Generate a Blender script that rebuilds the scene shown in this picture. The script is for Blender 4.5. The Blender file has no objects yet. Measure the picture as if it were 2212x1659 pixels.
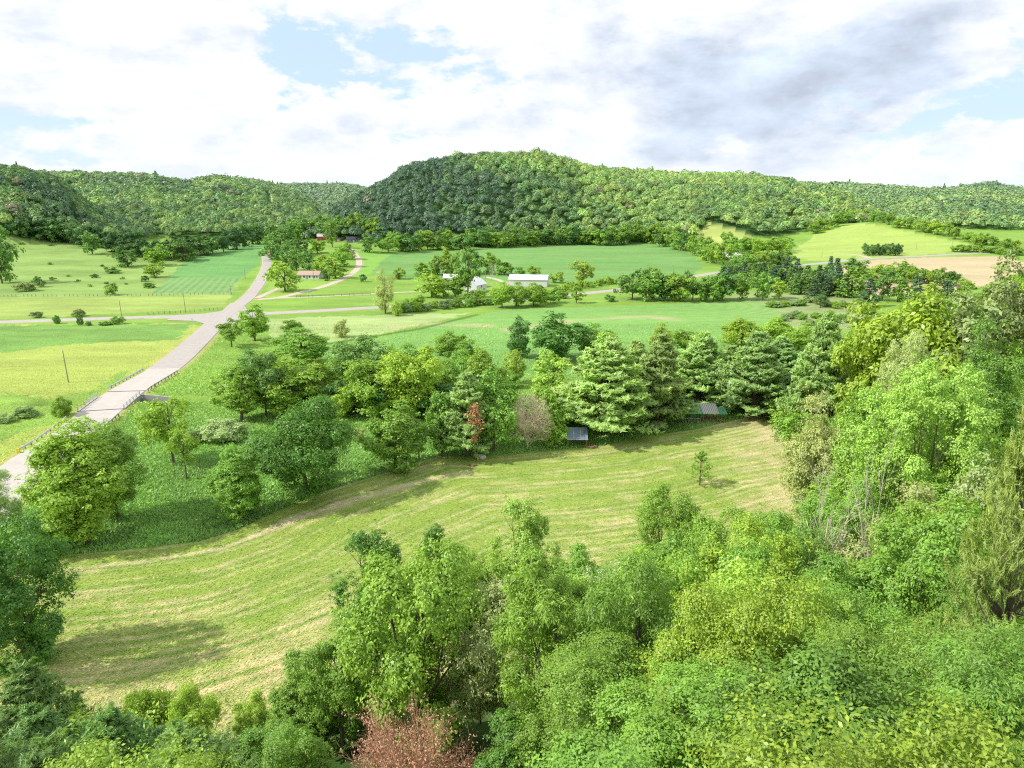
import bpy, math, random
import numpy as np
from math import radians, sin, cos, tan, atan2, pi, sqrt
random.seed(7)
rng = np.random.default_rng(11)
S = bpy.context.scene
COL = S.collection
# ------------------------------------------------------------------ camera maths (2212 x 1659 measuring grid)
F = 1495.0; CX = 1106.0; CY = 829.5; PITCH = radians(15.14); CH = 50.0
SP, CP = sin(PITCH), cos(PITCH)
def ray(px, py):
    x = (px - CX) / F; y = -(py - CY) / F
    return np.array([x, CP + y * SP, -SP + y * CP])
def proj(X, Y, Z):
    d = Y * CP - (Z - CH) * SP
    return CX + F * X / d, CY - F * (Y * SP + (Z - CH) * CP) / d
def sstep(t):
    t = np.clip(t, 0, 1); return t * t * (3 - 2 * t)
# ------------------------------------------------------------------ value noise (for terrain and tints)
def vnoise(x, y, seed=0):
    x = np.asarray(x, float); y = np.asarray(y, float)
    xi = np.floor(x).astype(np.int64); yi = np.floor(y).astype(np.int64)
    xf = x - xi; yf = y - yi
    def h(a, b):
        n = (a * 374761393 + b * 668265263 + seed * 1442695041) & 0x7fffffff
        n = (n ^ (n >> 13)) * 1274126177 & 0x7fffffff
        return ((n ^ (n >> 16)) & 0xffff) / 65535.0
    u = xf * xf * (3 - 2 * xf); v = yf * yf * (3 - 2 * yf)
    return (h(xi, yi) * (1 - u) + h(xi + 1, yi) * u) * (1 - v) + (h(xi, yi + 1) * (1 - u) + h(xi + 1, yi + 1) * u) * v
def fbm(x, y, seed=0, o=4):
    s = 0; a = 0.5; f = 1.0
    for k in range(o):
        s = s + a * vnoise(x * f, y * f, seed + k * 17); a *= 0.5; f *= 2.03
    return s
def seg_dist(X, Y, pts):
    best = np.full(np.shape(X), 1e9)
    for (ax, ay), (bx, by) in zip(pts[:-1], pts[1:]):
        dx, dy = bx - ax, by - ay
        t = np.clip(((X - ax) * dx + (Y - ay) * dy) / (dx * dx + dy * dy + 1e-9), 0, 1)
        best = np.minimum(best, np.hypot(X - ax - t * dx, Y - ay - t * dy))
    return best
def in_poly(X, Y, poly):
    X = np.asarray(X, float); Y = np.asarray(Y, float)
    ins = np.zeros(X.shape, bool); n = len(poly); j = n - 1
    for i in range(n):
        xi, yi = poly[i]; xj, yj = poly[j]
        if yi != yj:
            c = ((yi > Y) != (yj > Y)) & (X < (xj - xi) * (Y - yi) / (yj - yi) + xi)
            ins ^= c
        j = i
    return ins
# ------------------------------------------------------------------ terrain
WOOD = [(-260, 44), (-58, 49), (-26, 57), (0, 66), (20, 78), (40, 88), (53, 99), (59, 118), (65, 160), (88, 196), (130, 222),
        (200, 245), (320, 262), (900, 270)]
WOODP = WOOD + [(900, -400), (-260, -400)]
def layer(crest, foot, tree=15.0):
    us, zs, ys = [], [], []
    for px, py, Yc in crest:
        r = ray(px, py); t = Yc / r[1]
        us.append(r[0] * t / Yc); zs.append(CH + r[2] * t - tree); ys.append(Yc)
    fu = [ray(px, 480)[0] / ray(px, 480)[1] for px, _ in foot]
    return np.array(us), np.array(zs), np.array(ys), np.array(fu), np.array([f for _, f in foot], float)
LAYERS = [
    layer([(-900, 330, 760), (-300, 340, 760), (0, 357, 780), (60, 364, 790), (112, 378, 800), (187, 432, 830), (232, 458, 850), (311, 478, 880), (364, 500, 900), (420, 535, 900), (600, 560, 900)],
          [(-900, 500), (0, 560), (120, 600), (262, 640), (400, 700), (600, 760)]),
    layer([(-300, 380, 1500), (100, 374, 1500), (330, 380, 1500), (400, 393, 1450), (470, 381, 1450), (560, 390, 1500), (610, 402, 1500), (660, 424, 1450), (700, 455, 1400), (800, 520, 1400)],
          [(-300, 1000), (100, 950), (300, 800), (500, 800), (700, 900), (800, 1000)]),
    layer([(300, 400, 2700), (560, 402, 2700), (640, 398, 2700), (700, 397, 2700), (750, 398, 2700), (790, 405, 2700), (850, 420, 2700), (1000, 430, 2700)],
          [(300, 1900), (1000, 1900)]),
    layer([(560, 545, 860), (600, 505, 860), (660, 478, 870), (720, 440, 890), (790, 410, 920), (850, 372, 960), (880, 352, 970), (960, 334, 980), (1060, 325, 990), (1160, 325, 1010), (1210, 338, 1040), (1300, 362, 1080), (1400, 385, 1100), (1500, 420, 1100), (1600, 500, 1100)],
          [(560, 800), (640, 760), (700, 720), (830, 690), (1040, 730), (1240, 770), (1400, 780), (1600, 800)]),
    layer([(1100, 345, 1350), (1210, 345, 1350), (1300, 360, 1300), (1450, 372, 1250), (1600, 375, 1200), (1700, 385, 1200), (1800, 402, 1180), (1850, 430, 1150), (1920, 462, 1120), (2000, 500, 1100), (2100, 540, 1100)],
          [(1100, 900), (1400, 800), (1500, 760), (1620, 740), (1750, 820), (2000, 950)]),
    layer([(1500, 400, 1900), (1700, 398, 1900), (1830, 396, 1850), (1900, 400, 1850), (2000, 409, 1800), (2060, 408, 1800), (2130, 394, 1800), (2212, 407, 1800), (2500, 395, 1800), (3000, 390, 1800)],
          [(1500, 1200), (1900, 1050), (2212, 1000), (3000, 800)]),
]
CREEK = [(-118, 168), (-104, 170), (-97, 171.5), (-84, 172), (-60, 170), (-40, 176)]
def hills(X, Y):
    Yq = np.maximum(Y, 1.0); u = X / Yq
    z = np.zeros(np.shape(X)); WB = fbm(X / 130., Y / 130., 5, 3) - 0.44
    for us, zs, ys, fu, ff in LAYERS:
        zc = np.interp(u, us, zs); yc = np.interp(u, us, ys); yb = np.interp(u, fu, ff)
        zc = np.maximum(zc, 0) * sstep(1 - (us[0] - u) / 0.12) * sstep(1 - (u - us[-1]) / 0.12)
        t = (Yq - yb) / (yc - yb)
        wob = 1 + 0.20 * WB * 2 * np.clip(1 - np.abs(t - 0.55) / 0.5, 0, 1)
        up = np.where(t < 0, 0, np.minimum(zc * (1 - (1 - np.clip(t, 0, 1)) ** 1.8) * wob, zc * 1.02))
        dn = zc * (1 - 0.75 * sstep((t - 1) / 1.6))
        z = np.maximum(z, np.where(t < 1, up, dn))
    return z
def height(X, Y):
    X = np.asarray(X, float); Y = np.asarray(Y, float)
    z = (fbm(X / 60., Y / 60., 1) - 0.47) * 0.7
    # near wooded slope
    ins = in_poly(X, Y, WOODP)
    d = np.where(ins, seg_dist(X, Y, WOOD), 0)
    z = z + 0.50 * (np.sqrt(d * d + 64) - 8) * (1 - 0.25 * sstep((d - 60) / 90))
    # pasture knoll on the left, rolling field on the right, lawn rise before the dark house
    kn = 24 * np.exp(-(((X + 620) / 190.) ** 2 + ((Y - 640) / 170.) ** 2))
    kn = kn + 6.5 * np.exp(-(((X + 330) / 90.) ** 2 + ((Y - 600) / 130.) ** 2))
    kn = kn + 22 * np.exp(-(((X - 445) / 120.) ** 2 + ((Y - 830) / 120.) ** 2))
    kn = kn + 14 * np.exp(-(((X - 235) / 50.) ** 2 + ((Y - 830) / 80.) ** 2))
    kn = kn + 8 * np.exp(-(((X + 170) / 70.) ** 2 + ((Y - 640) / 90.) ** 2))
    hl = sstep((Y - 450) / 80.) * hills(X, Y)
    z = z + np.maximum(kn, hl) + 0.25 * np.minimum(kn, hl)
    # creek under the bridge
    z = z - 2.6 * np.exp(-(seg_dist(X, Y, CREEK) / 2.6) ** 2)
    return z
def ground(px, py):
    r = ray(px, py)
    t = np.geomspace(12, 4000, 420)
    zz = CH + r[2] * t - height(r[0] * t, r[1] * t)
    idx = np.argmax(zz < 0) if (zz < 0).any() else len(t) - 1
    a, b = t[max(idx - 1, 0)], t[idx]
    for _ in range(2):
        t = np.linspace(a, b, 24)
        zz = CH + r[2] * t - height(r[0] * t, r[1] * t)
        k = int(np.argmax(zz < 0)) if (zz < 0).any() else len(t) - 1
        a, b = t[max(k - 1, 0)], t[k]
    return float(r[0] * b), float(r[1] * b)
def G3(px, py):
    x, y = ground(px, py); return (x, y, float(height(x, y)))
def px2m(Y, px, Z=0.0):
    return px * (Y * CP - (Z - CH) * SP) / F
def W(pts): return [ground(*p) for p in pts]
# ------------------------------------------------------------------ materials
def srgb(r, g, b, k=1.0):
    f = lambda c: ((c / 255. + 0.055) / 1.055) ** 2.4 if c > 10 else c / 255. / 12.92
    return (f(r) * k, f(g) * k, f(b) * k)
class NT:
    def __init__(s, name, world=False):
        if world:
            s.m = bpy.data.worlds.new(name)
        else:
            s.m = bpy.data.materials.new(name)
        s.m.use_nodes = True; s.t = s.m.node_tree; s.t.nodes.clear()
    def n(s, typ, **kw):
        nd = s.t.nodes.new(typ)
        for k, v in kw.items():
            if k.startswith('_'): setattr(nd, k[1:], v)
            else:
                key = int(k[1:]) if (k[0] == 'i' and k[1:].isdigit()) else k
                if hasattr(v, 'bl_rna') and isinstance(v, bpy.types.NodeSocket): s.t.links.new(v, nd.inputs[key])
                else: nd.inputs[key].default_value = v
        return nd
    def math(s, op, a, b=0.0, c=0.0, clamp=False):
        nd = s.t.nodes.new('ShaderNodeMath'); nd.operation = op; nd.use_clamp = clamp
        for i, v in enumerate((a, b, c)):
            if isinstance(v, bpy.types.NodeSocket): s.t.links.new(v, nd.inputs[i])
            else: nd.inputs[i].default_value = v
        return nd.outputs[0]
    def mix(s, fac, a, b, blend='MIX'):
        nd = s.t.nodes.new('ShaderNodeMix'); nd.data_type = 'RGBA'; nd.blend_type = blend
        for i, v in ((0, fac), (6, a), (7, b)):
            if isinstance(v, bpy.types.NodeSocket): s.t.links.new(v, nd.inputs[i])
            else:
                nd.inputs[i].default_value = (tuple(v) + (1,)) if (i > 0 and len(v) == 3) else v
        return nd.outputs[2]
    def noise(s, vec, scale, detail=4, rough=0.55, dist=0.0):
        nd = s.n('ShaderNodeTexNoise', Vector=vec, Scale=scale, Detail=detail, Roughness=rough, Distortion=dist)
        return nd.outputs[0]
    def mapr(s, v, a, b, c, d):
        nd = s.n('ShaderNodeMapRange', i0=v, i1=a, i2=b, i3=c, i4=d); return nd.outputs[0]
    def scale(s, col, f):
        nd = s.t.nodes.new('ShaderNodeVectorMath'); nd.operation = 'SCALE'
        s.t.links.new(col, nd.inputs[0])
        if isinstance(f, bpy.types.NodeSocket): s.t.links.new(f, nd.inputs[3])
        else: nd.inputs[3].default_value = f
        return nd.outputs[0]
    def out(s, sh):
        o = s.t.nodes.new('ShaderNodeOutputMaterial'); s.t.links.new(sh, o.inputs[0]); return s.m

def mat_leaf(name, base=None, attr_tint=False, transl=0.30, var=0.5):
    N = NT(name)
    lv = N.n('ShaderNodeAttribute', _attribute_name='lv').outputs['Fac']
    if attr_tint: base_c = N.n('ShaderNodeAttribute', _attribute_name='tint').outputs['Color']
    else: base_c = N.n('ShaderNodeObjectInfo').outputs['Color']
    geo = N.n('ShaderNodeNewGeometry').outputs['Position']
    nz = N.noise(geo, 0.45, 2)
    f = N.math('ADD', N.math('MULTIPLY', lv, var), N.math('MULTIPLY', nz, 0.5))
    f = N.math('ADD', f, 1 - var / 2 - 0.25)
    c = N.scale(base_c, f)
    c2 = N.mix(0.5, c, (1.18, 1.06, 0.45), 'MULTIPLY')
    c = N.mix(N.math('MULTIPLY', N.math('POWER', lv, 3.0), 0.7), c, c2)
    d = N.n('ShaderNodeBsdfDiffuse', Color=c)
    tc = N.mix(1.0, c, (1.15, 1.2, 0.5), 'MULTIPLY')
    t = N.n('ShaderNodeBsdfTranslucent', Color=tc)
    mx = N.n('ShaderNodeMixShader', i0=transl, i1=d.outputs[0], i2=t.outputs[0])
    g = N.n('ShaderNodeBsdfGlossy', Color=(0.9, 0.95, 1, 1), Roughness=0.45)
    mx2 = N.n('ShaderNodeMixShader', i0=0.03, i1=mx.outputs[0], i2=g.outputs[0])
    return N.out(mx2.outputs[0])
def mat_simple(name, col, rough=0.8, nscale=3.0, var=0.25, metal=0.0, streak=None):
    N = NT(name)
    tc = N.n('ShaderNodeTexCoord').outputs['Object']
    if streak:
        tc = N.n('ShaderNodeMapping', Vector=tc, Scale=streak).outputs[0]
    nz = N.noise(tc, nscale, 6, 0.65)
    c = N.scale(N.n('ShaderNodeRGB').outputs[0], N.mapr(nz, 0.2, 0.8, 1 - var, 1 + var))
    for nd in N.t.nodes:
        if nd.type == 'RGB': nd.outputs[0].default_value = tuple(col) + (1,)
    b = N.n('ShaderNodeBump', Strength=0.3, Height=nz)
    p = N.n('ShaderNodeBsdfPrincipled', Roughness=rough, Metallic=metal, Normal=b.outputs[0])
    N.t.links.new(c, p.inputs['Base Color'])
    return N.out(p.outputs[0])
M = {}
M['leaf'] = mat_leaf('foliage')
M['needle'] = mat_leaf('needles', transl=0.36, var=0.5)
M['forest'] = mat_leaf('distant_foliage', attr_tint=True, transl=0.28, var=0.28)
M['bark'] = mat_simple('bark', (0.13, 0.105, 0.08), 0.9, 6, 0.5, streak=(1, 1, 0.2))
M['palebark'] = mat_simple('pale_bark', (0.42, 0.38, 0.32), 0.9, 5, 0.4)
M['twig'] = mat_simple('dead_twigs', srgb(222, 205, 180, 1.0), 0.9, 3, 0.35)
M['snag'] = mat_simple('dead_grey_wood', srgb(215, 205, 185, 0.95), 0.9, 3, 0.35)
M['rust'] = mat_simple('rusty_dead_leaves', srgb(206, 160, 130, 0.85), 0.9, 2, 0.4)
M['orange'] = mat_simple('orange_dead_needles', srgb(214, 165, 120, 0.85), 0.9, 2, 0.4)
M['white'] = mat_simple('white_siding', (0.62, 0.63, 0.66), 0.6, 2, 0.08)
M['whitemetal'] = mat_simple('white_metal_roof', (0.66, 0.67, 0.70), 0.45, 1.5, 0.1)
M['greymetal'] = mat_simple('galvanised_metal', (0.52, 0.57, 0.62), 0.45, 4, 0.15, 0.2)
M['darkmetal'] = mat_simple('weathered_steel', (0.13, 0.14, 0.16), 0.5, 4, 0.3)
M['red'] = mat_simple('red_barn_paint', (0.42, 0.055, 0.035), 0.7, 3, 0.25)
M['greyroof'] = mat_simple('pale_grey_roof', (0.5, 0.5, 0.53), 0.7, 3, 0.15)
M['darkroof'] = mat_simple('charcoal_shingles', (0.05, 0.055, 0.075), 0.8, 3, 0.3)
M['slate'] = mat_simple('slate_grey_siding', (0.2, 0.22, 0.28), 0.7, 3, 0.2)
M['tanroof'] = mat_simple('pink_brown_shingles', srgb(205, 175, 160, 0.7), 0.85, 4, 0.15)
M['glass'] = mat_simple('dark_window_glass', (0.03, 0.04, 0.05), 0.15, 2, 0.2)
M['wood'] = mat_simple('weathered_timber', (0.24, 0.17, 0.115), 0.85, 4, 0.4)
M['redwood'] = mat_simple('reddish_timber', (0.33, 0.15, 0.09), 0.85, 4, 0.4)
M['pole'] = mat_simple('grey_pole_timber', (0.3, 0.25, 0.2), 0.85, 4, 0.3)
M['greenroof'] = mat_simple('green_metal_roof', srgb(110, 185, 145, 0.75), 0.5, 2, 0.15)
M['polycarb'] = mat_simple('clear_corrugated_panel', srgb(205, 205, 200, 0.8), 0.4, 3, 0.1)
M['solar'] = mat_simple('blue_solar_cells', (0.2, 0.26, 0.40), 0.3, 2, 0.2)
M['concrete'] = mat_simple('pale_concrete', (0.36, 0.35, 0.33), 0.85, 3, 0.2)
M['yellow'] = mat_simple('yellow_reflector', (0.75, 0.42, 0.03), 0.6, 2, 0.1)
M['tarp'] = mat_simple('grey_white_tarp', (0.6, 0.6, 0.62), 0.7, 2, 0.2)
M['rock'] = mat_simple('brown_stump', (0.2, 0.13, 0.08), 0.9, 5, 0.4)
M['hay'] = mat_leaf('hay_and_grass', attr_tint=True, transl=0.25, var=0.6)
# ------------------------------------------------------------------ mesh helpers
def mesh_np(name, V, Fq, mat, attrs=None, smooth=False):
    """V (n,3); Fq (m,k) uniform k"""
    me = bpy.data.meshes.new(name)
    V = np.asarray(V, np.float32); Fq = np.asarray(Fq, np.int32)
    m, k = Fq.shape
    me.vertices.add(len(V)); me.vertices.foreach_set('co', V.ravel())
    me.loops.add(m * k); me.loops.foreach_set('vertex_index', Fq.ravel())
    me.polygons.add(m)
    me.polygons.foreach_set('loop_start', np.arange(0, m * k, k, dtype=np.int32))
    try: me.polygons.foreach_set('loop_total', np.full(m, k, dtype=np.int32))
    except Exception: pass
    if smooth: me.polygons.foreach_set('use_smooth', np.ones(m, bool))
    me.update(calc_edges=True)
    for an, (dom, typ, arr) in (attrs or {}).items():
        a = me.attributes.new(an, typ, dom)
        if typ == 'FLOAT': a.data.foreach_set('value', np.asarray(arr, np.float32).ravel())
        else:
            arr = np.asarray(arr, np.float32)
            if arr.shape[1] == 3: arr = np.concatenate([arr, np.ones((len(arr), 1), np.float32)], 1)
            a.data.foreach_set('color', arr.ravel())
    if mat: me.materials.append(mat)
    return me
def link(name, me, parent=None, loc=None, **props):
    o = bpy.data.objects.new(name, me); COL.objects.link(o)
    if parent is not None: o.parent = parent
    if loc is not None: o.location = loc
    for k, v in props.items(): o[k] = v
    return o
def tag(o, label, cat, group=None, kind=None):
    if label: o['label'] = label
    if cat: o['category'] = cat
    if group: o['group'] = group
    if kind: o['kind'] = kind
    return o
def thing(name, label, cat, loc, rz=0, group=None):
    o = bpy.data.objects.new(name, None); COL.objects.link(o)
    o.location = loc; o.rotation_euler = (0, 0, rz); o.empty_display_size = 0.5
    return tag(o, label, cat, group)
class MB:
    def __init__(s): s.v = []; s.f = []
    def poly(s, pts, faces):
        b = len(s.v); s.v += [tuple(p) for p in pts]; s.f += [tuple(b + i for i in f) for f in faces]
    def box(s, x0, x1, y0, y1, z0, z1):
        s.poly([(x0, y0, z0), (x1, y0, z0), (x1, y1, z0), (x0, y1, z0), (x0, y0, z1), (x1, y0, z1), (x1, y1, z1), (x0, y1, z1)],
               [(3, 2, 1, 0), (4, 5, 6, 7), (0, 1, 5, 4), (1, 2, 6, 5), (2, 3, 7, 6), (3, 0, 4, 7)])
    def tube(s, a, b, r0, r1, n=6):
        a = np.array(a, float); b = np.array(b, float); d = b - a; d /= (np.linalg.norm(d) + 1e-9)
        q = np.cross(d, [0, 0, 1.0]);
        if np.linalg.norm(q) < 1e-3: q = np.array([1.0, 0, 0])
        q /= np.linalg.norm(q); w = np.cross(d, q)
        P = []
        for c, r in ((a, r0), (b, r1)):
            for i in range(n):
                t = 2 * pi * i / n; P.append(c + r * (cos(t) * q + sin(t) * w))
        fs = [(i, (i + 1) % n, n + (i + 1) % n, n + i) for i in range(n)] + [tuple(range(n))[::-1], tuple(range(n, 2 * n))]
        s.poly(P, fs)
    def chain(s, pts, rs, n=6):
        P = []; pts = [np.array(p, float) for p in pts]
        for k, c in enumerate(pts):
            d = pts[min(k + 1, len(pts) - 1)] - pts[max(k - 1, 0)]; d /= (np.linalg.norm(d) + 1e-9)
            q = np.cross(d, [0.12, 1.0, 0.05]); q /= (np.linalg.norm(q) + 1e-9); w = np.cross(d, q)
            for i in range(n):
                t = 2 * pi * i / n; P.append(c + rs[k] * (cos(t) * q + sin(t) * w))
        fs = []
        for k in range(len(pts) - 1):
            for i in range(n):
                fs.append((k * n + i, k * n + (i + 1) % n, (k + 1) * n + (i + 1) % n, (k + 1) * n + i))
        s.poly(P, fs)
    def mesh(s, name, mat):
        me = bpy.data.meshes.new(name); me.from_pydata(s.v, [], s.f)
        if mat: me.materials.append(mat)
        return me
    def build(s, name, mat, parent=None): return link(name, s.mesh(name, mat), parent)
def leaves(c, nrm, tan_, L, Wd):
    """diamond leaves; c (n,3), nrm normals, tan_ rough long-axis directions"""
    nrm = nrm / (np.linalg.norm(nrm, axis=1, keepdims=True) + 1e-9)
    t = tan_ - nrm * (tan_ * nrm).sum(1, keepdims=True); t /= (np.linalg.norm(t, axis=1, keepdims=True) + 1e-9)
    b = np.cross(nrm, t)
    L = np.asarray(L).reshape(-1, 1) * 0.5; Wd = np.asarray(Wd).reshape(-1, 1) * 0.5
    V = np.stack([c - t * L, c + b * Wd - t * L * 0.15, c + t * L, c - b * Wd - t * L * 0.15], 1).reshape(-1, 3)
    Fq = np.arange(len(c) * 4).reshape(-1, 4)
    return V, Fq
def rdir(n, r):
    v = r.normal(size=(n, 3)); return v / np.linalg.norm(v, axis=1, keepdims=True)
def broad_proto(seed, H=12., Wd=9., trunk_frac=0.14, nlobe=20, nclump=16, nleaf=10, ls=0.5, droop=0.0, aspect=0.55, shape='round', spread=0.16, pale=False, core=True):
    r = np.random.default_rng(seed)
    kindz = shape in ('tall', 'cone', 'vase', 'round')
    R = Wd / 2; zb = H * trunk_frac; Hc = H - zb; cz = zb + Hc * 0.5
    # lobes
    LC, LR = [], []
    tries = 0
    while len(LC) < nlobe and tries < 3000:
        tries += 1
        d = rdir(1, r)[0]; q = r.uniform(0.35, 0.92)
        p = np.array([d[0] * R * q, d[1] * R * q, d[2] * Hc * 0.5 * q])
        zt = (p[2] / (Hc * 0.5) + 1) / 2
        if shape == 'round':
            k = 0.75 + 0.25 * sin(pi * min(1, zt + 0.1))
        elif shape == 'tall': k = 0.62 + 0.38 * sin(pi * (0.15 + 0.8 * zt))
        elif shape == 'cone': k = 1.05 - 0.7 * zt
        elif shape == 'vase': k = 0.55 + 0.55 * zt
        else: k = 1.0
        p[0] *= k; p[1] *= k
        lr = r.uniform(0.17, 0.38) * (R * 0.6 + Hc * 0.2)
        if all(np.linalg.norm((p - c)) > 0.5 * (lr + l2) * 0.9 for c, l2 in zip(LC, LR)) or tries > 1500:
            LC.append(p); LR.append(lr)
    LC = np.array(LC); LR = np.array(LR)
    LC += r.normal(size=LC.shape) * R * 0.04
    # clumps on the lobes
    n = nlobe * nclump
    li = np.repeat(np.arange(nlobe), nclump)
    d = rdir(n, r); outw = LC[li] / (np.linalg.norm(LC[li], axis=1, keepdims=True) + 1e-6)
    d = d + 0.55 * outw + np.array([0, 0, 0.18]); d /= np.linalg.norm(d, axis=1, keepdims=True)
    cc = LC[li] + d * LR[li, None] * (r.uniform(0.5, 1.1, (n, 1)) + 0.7 * (r.random((n, 1)) < .12) * r.random((n, 1))) * np.array([1, 1, 1.0 if kindz else 0.85])
    # leaves in the clumps
    m = n * nleaf
    ci = np.repeat(np.arange(n), nleaf)
    cr = spread * R
    off = r.normal(size=(m, 3)) * cr * np.array([0.62, 0.62, 0.42])
    c = cc[ci] + off + np.array([0, 0, cz])
    c[:, 2] -= droop * np.linalg.norm(off[:, :2], axis=1)
    nr = 0.55 * d[ci] + off / cr * 0.35 + rdir(m, r) * 0.55 + np.array([0, 0, 0.42])
    tn = off / cr + d[ci] * 0.6 + rdir(m, r) * 0.6 - np.array([0, 0, droop * 1.6])
    sz = ls * r.uniform(0.7, 1.3, m)
    c[:, 2] = np.maximum(c[:, 2], 0.12 * r.random(m) * H * 0.3 + 0.05)
    V, Fq = leaves(c, nr, tn, sz, sz * aspect)
    # young shoots standing out of the crown give it a ragged outline
    clv = r.random(n)
    lv = np.clip(0.55 * clv[ci] + 0.45 * r.random(m), 0, 1)
    crown = mesh_np('crown', V, Fq, M['leaf'], {'lv': ('FACE', 'FLOAT', lv)})
    # trunk and limbs
    mb = MB(); tr = max(0.02 * H, 0.08)
    lean = r.normal(size=2) * 0.02 * H
    tp = [(0, 0, -0.6), (lean[0] * .3, lean[1] * .3, zb * 0.6), (lean[0], lean[1], cz), (lean[0] * 1.3, lean[1] * 1.3, cz + Hc * 0.28)]
    mb.chain(tp, [tr * 1.35, tr, tr * 0.6, tr * 0.15], 7)
    for k in range(min(nlobe, 16)):
        a = r.uniform(0.25, 0.9); s0 = np.array([lean[0] * a, lean[1] * a, zb * 0.7 + (cz - zb * 0.7) * a])
        e = LC[k] + np.array([0, 0, cz]); mid = (s0 + e) / 2 + np.array([0, 0, -0.03 * H]) + r.normal(size=3) * 0.02 * H
        mb.chain([s0, mid, e], [tr * 0.42, tr * 0.25, tr * 0.08], 5)
        for q in range(3):
            e2 = e + rdir(1, r)[0] * LR[k] * 0.8
            mb.chain([mid * 0.4 + e * 0.6, e2], [tr * 0.13, tr * 0.04], 4)
    trunk = mb.mesh('trunk', M['palebark'] if pale else M['bark'])
    W0 = 2 * np.percentile(np.hypot(V[:, 0], V[:, 1]), 93); H0 = np.percentile(V[:, 2], 99.3)
    return crown, trunk, H0, W0
def pine_proto(seed, H=15., Wd=10., levels=20, per=7, tuft=10, nq=6, ls=0.55, asp=0.2, sub=5, spire=0.0, zb=0.06, rise=0.58):
    r = np.random.default_rng(seed); R = Wd / 2
    mb = MB(); tr = 0.018 * H
    mb.chain([(0, 0, -0.6), (0, 0, H * .5), (0.1, 0, H * .97)], [tr * 1.3, tr * .7, tr * .1], 7)
    C, T, NN, LV = [], [], [], []
    for l in range(levels):
        f = (l + r.uniform(0, .5)) / levels; z = H * (zb + (0.96 - zb) * f)
        prof = (1 - f ** 1.25) ** (0.80 if not spire else 1.0) * (0.75 + 0.25 * min(1, f * 5 + 0.35))
        nb = max(3, int(per * (1 - 0.35 * f)))
        a0 = r.uniform(0, 2 * pi)
        for b in range(nb):
            a = a0 + 2 * pi * b / nb + r.normal() * 0.22
            Lb = max(R * prof * r.uniform(0.72, 1.12), 0.04 * H)
            el = rise * (0.5 + f) + r.normal() * 0.20 if not spire else -0.15 + 0.35 * f
            dirv = np.array([cos(a) * cos(el), sin(a) * cos(el), sin(el)])
            e = np.array([0, 0, z]) + dirv * Lb + np.array([0, 0, 0.10 * Lb if not spire else -0.08 * Lb])
            zj = z if spire else min(z + H * (0.96 - zb) / levels * (b / nb + r.normal() * .35) , H * .97)
            e = e + np.array([0, 0, zj - z]); s0 = np.array([0, 0, zj]); md = s0 + dirv * Lb * 0.55
            mb.chain([s0, md, e], [tr * 0.28, tr * 0.16, tr * 0.04], 4)
            side = np.array([-sin(a), cos(a), 0]); blv = r.random()
            for k in range(sub * 2 + 1):
                q = 0.30 + 0.70 * (k // 2 + 1) / (sub + 1) if k < sub * 2 else 1.0
                base = s0 + (e - s0) * q
                sd = 0 if k == sub * 2 else (1 if k % 2 else -1)
                tl = 0.36 * Lb * (1.15 - q) + 0.05 * H * 0.5
                td = dirv * 0.75 + side * sd * 0.8 + np.array([0, 0, 0.32 if not spire else -0.12]) + r.normal(size=3) * (0.24 if not spire else .1)
                for w in range(tuft):
                    p = base + td * tl * (w + r.random()) / tuft
                    for _ in range(nq):
                        nd = rdir(1, r)[0] * 0.75 + td * 0.7 + np.array([0, 0, 0.55 if not spire else 0.1])
                        C.append(p + r.normal(size=3) * 0.12 * ls); T.append(nd)
                        NN.append(rdir(1, r)[0] * 0.7 + np.array([cos(a) * 0.4, sin(a) * 0.4, 0.7])); LV.append(0.5 * blv + 0.5 * r.random())
            if not spire and H > 8:
                for _ in range(4):
                    C.append(e + r.normal(size=3) * .12 + np.array([0, 0, .12])); T.append(np.array([0, 0, 1.0]) + r.normal(size=3) * .15); NN.append(rdir(1, r)[0]); LV.append(1.0)
    C = np.array(C); T = np.array(T); NN = np.array(NN); n = len(C)
    L = ls * r.uniform(0.7, 1.3, n)
    V, Fq = leaves(C, NN, T, L, L * asp)
    crown = mesh_np('crown', V, Fq, M['needle'], {'lv': ('FACE', 'FLOAT', np.array(LV))})
    W0 = 2 * np.percentile(np.hypot(V[:, 0], V[:, 1]), 95)
    return crown, mb.mesh('trunk', M['bark']), H, W0
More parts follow.
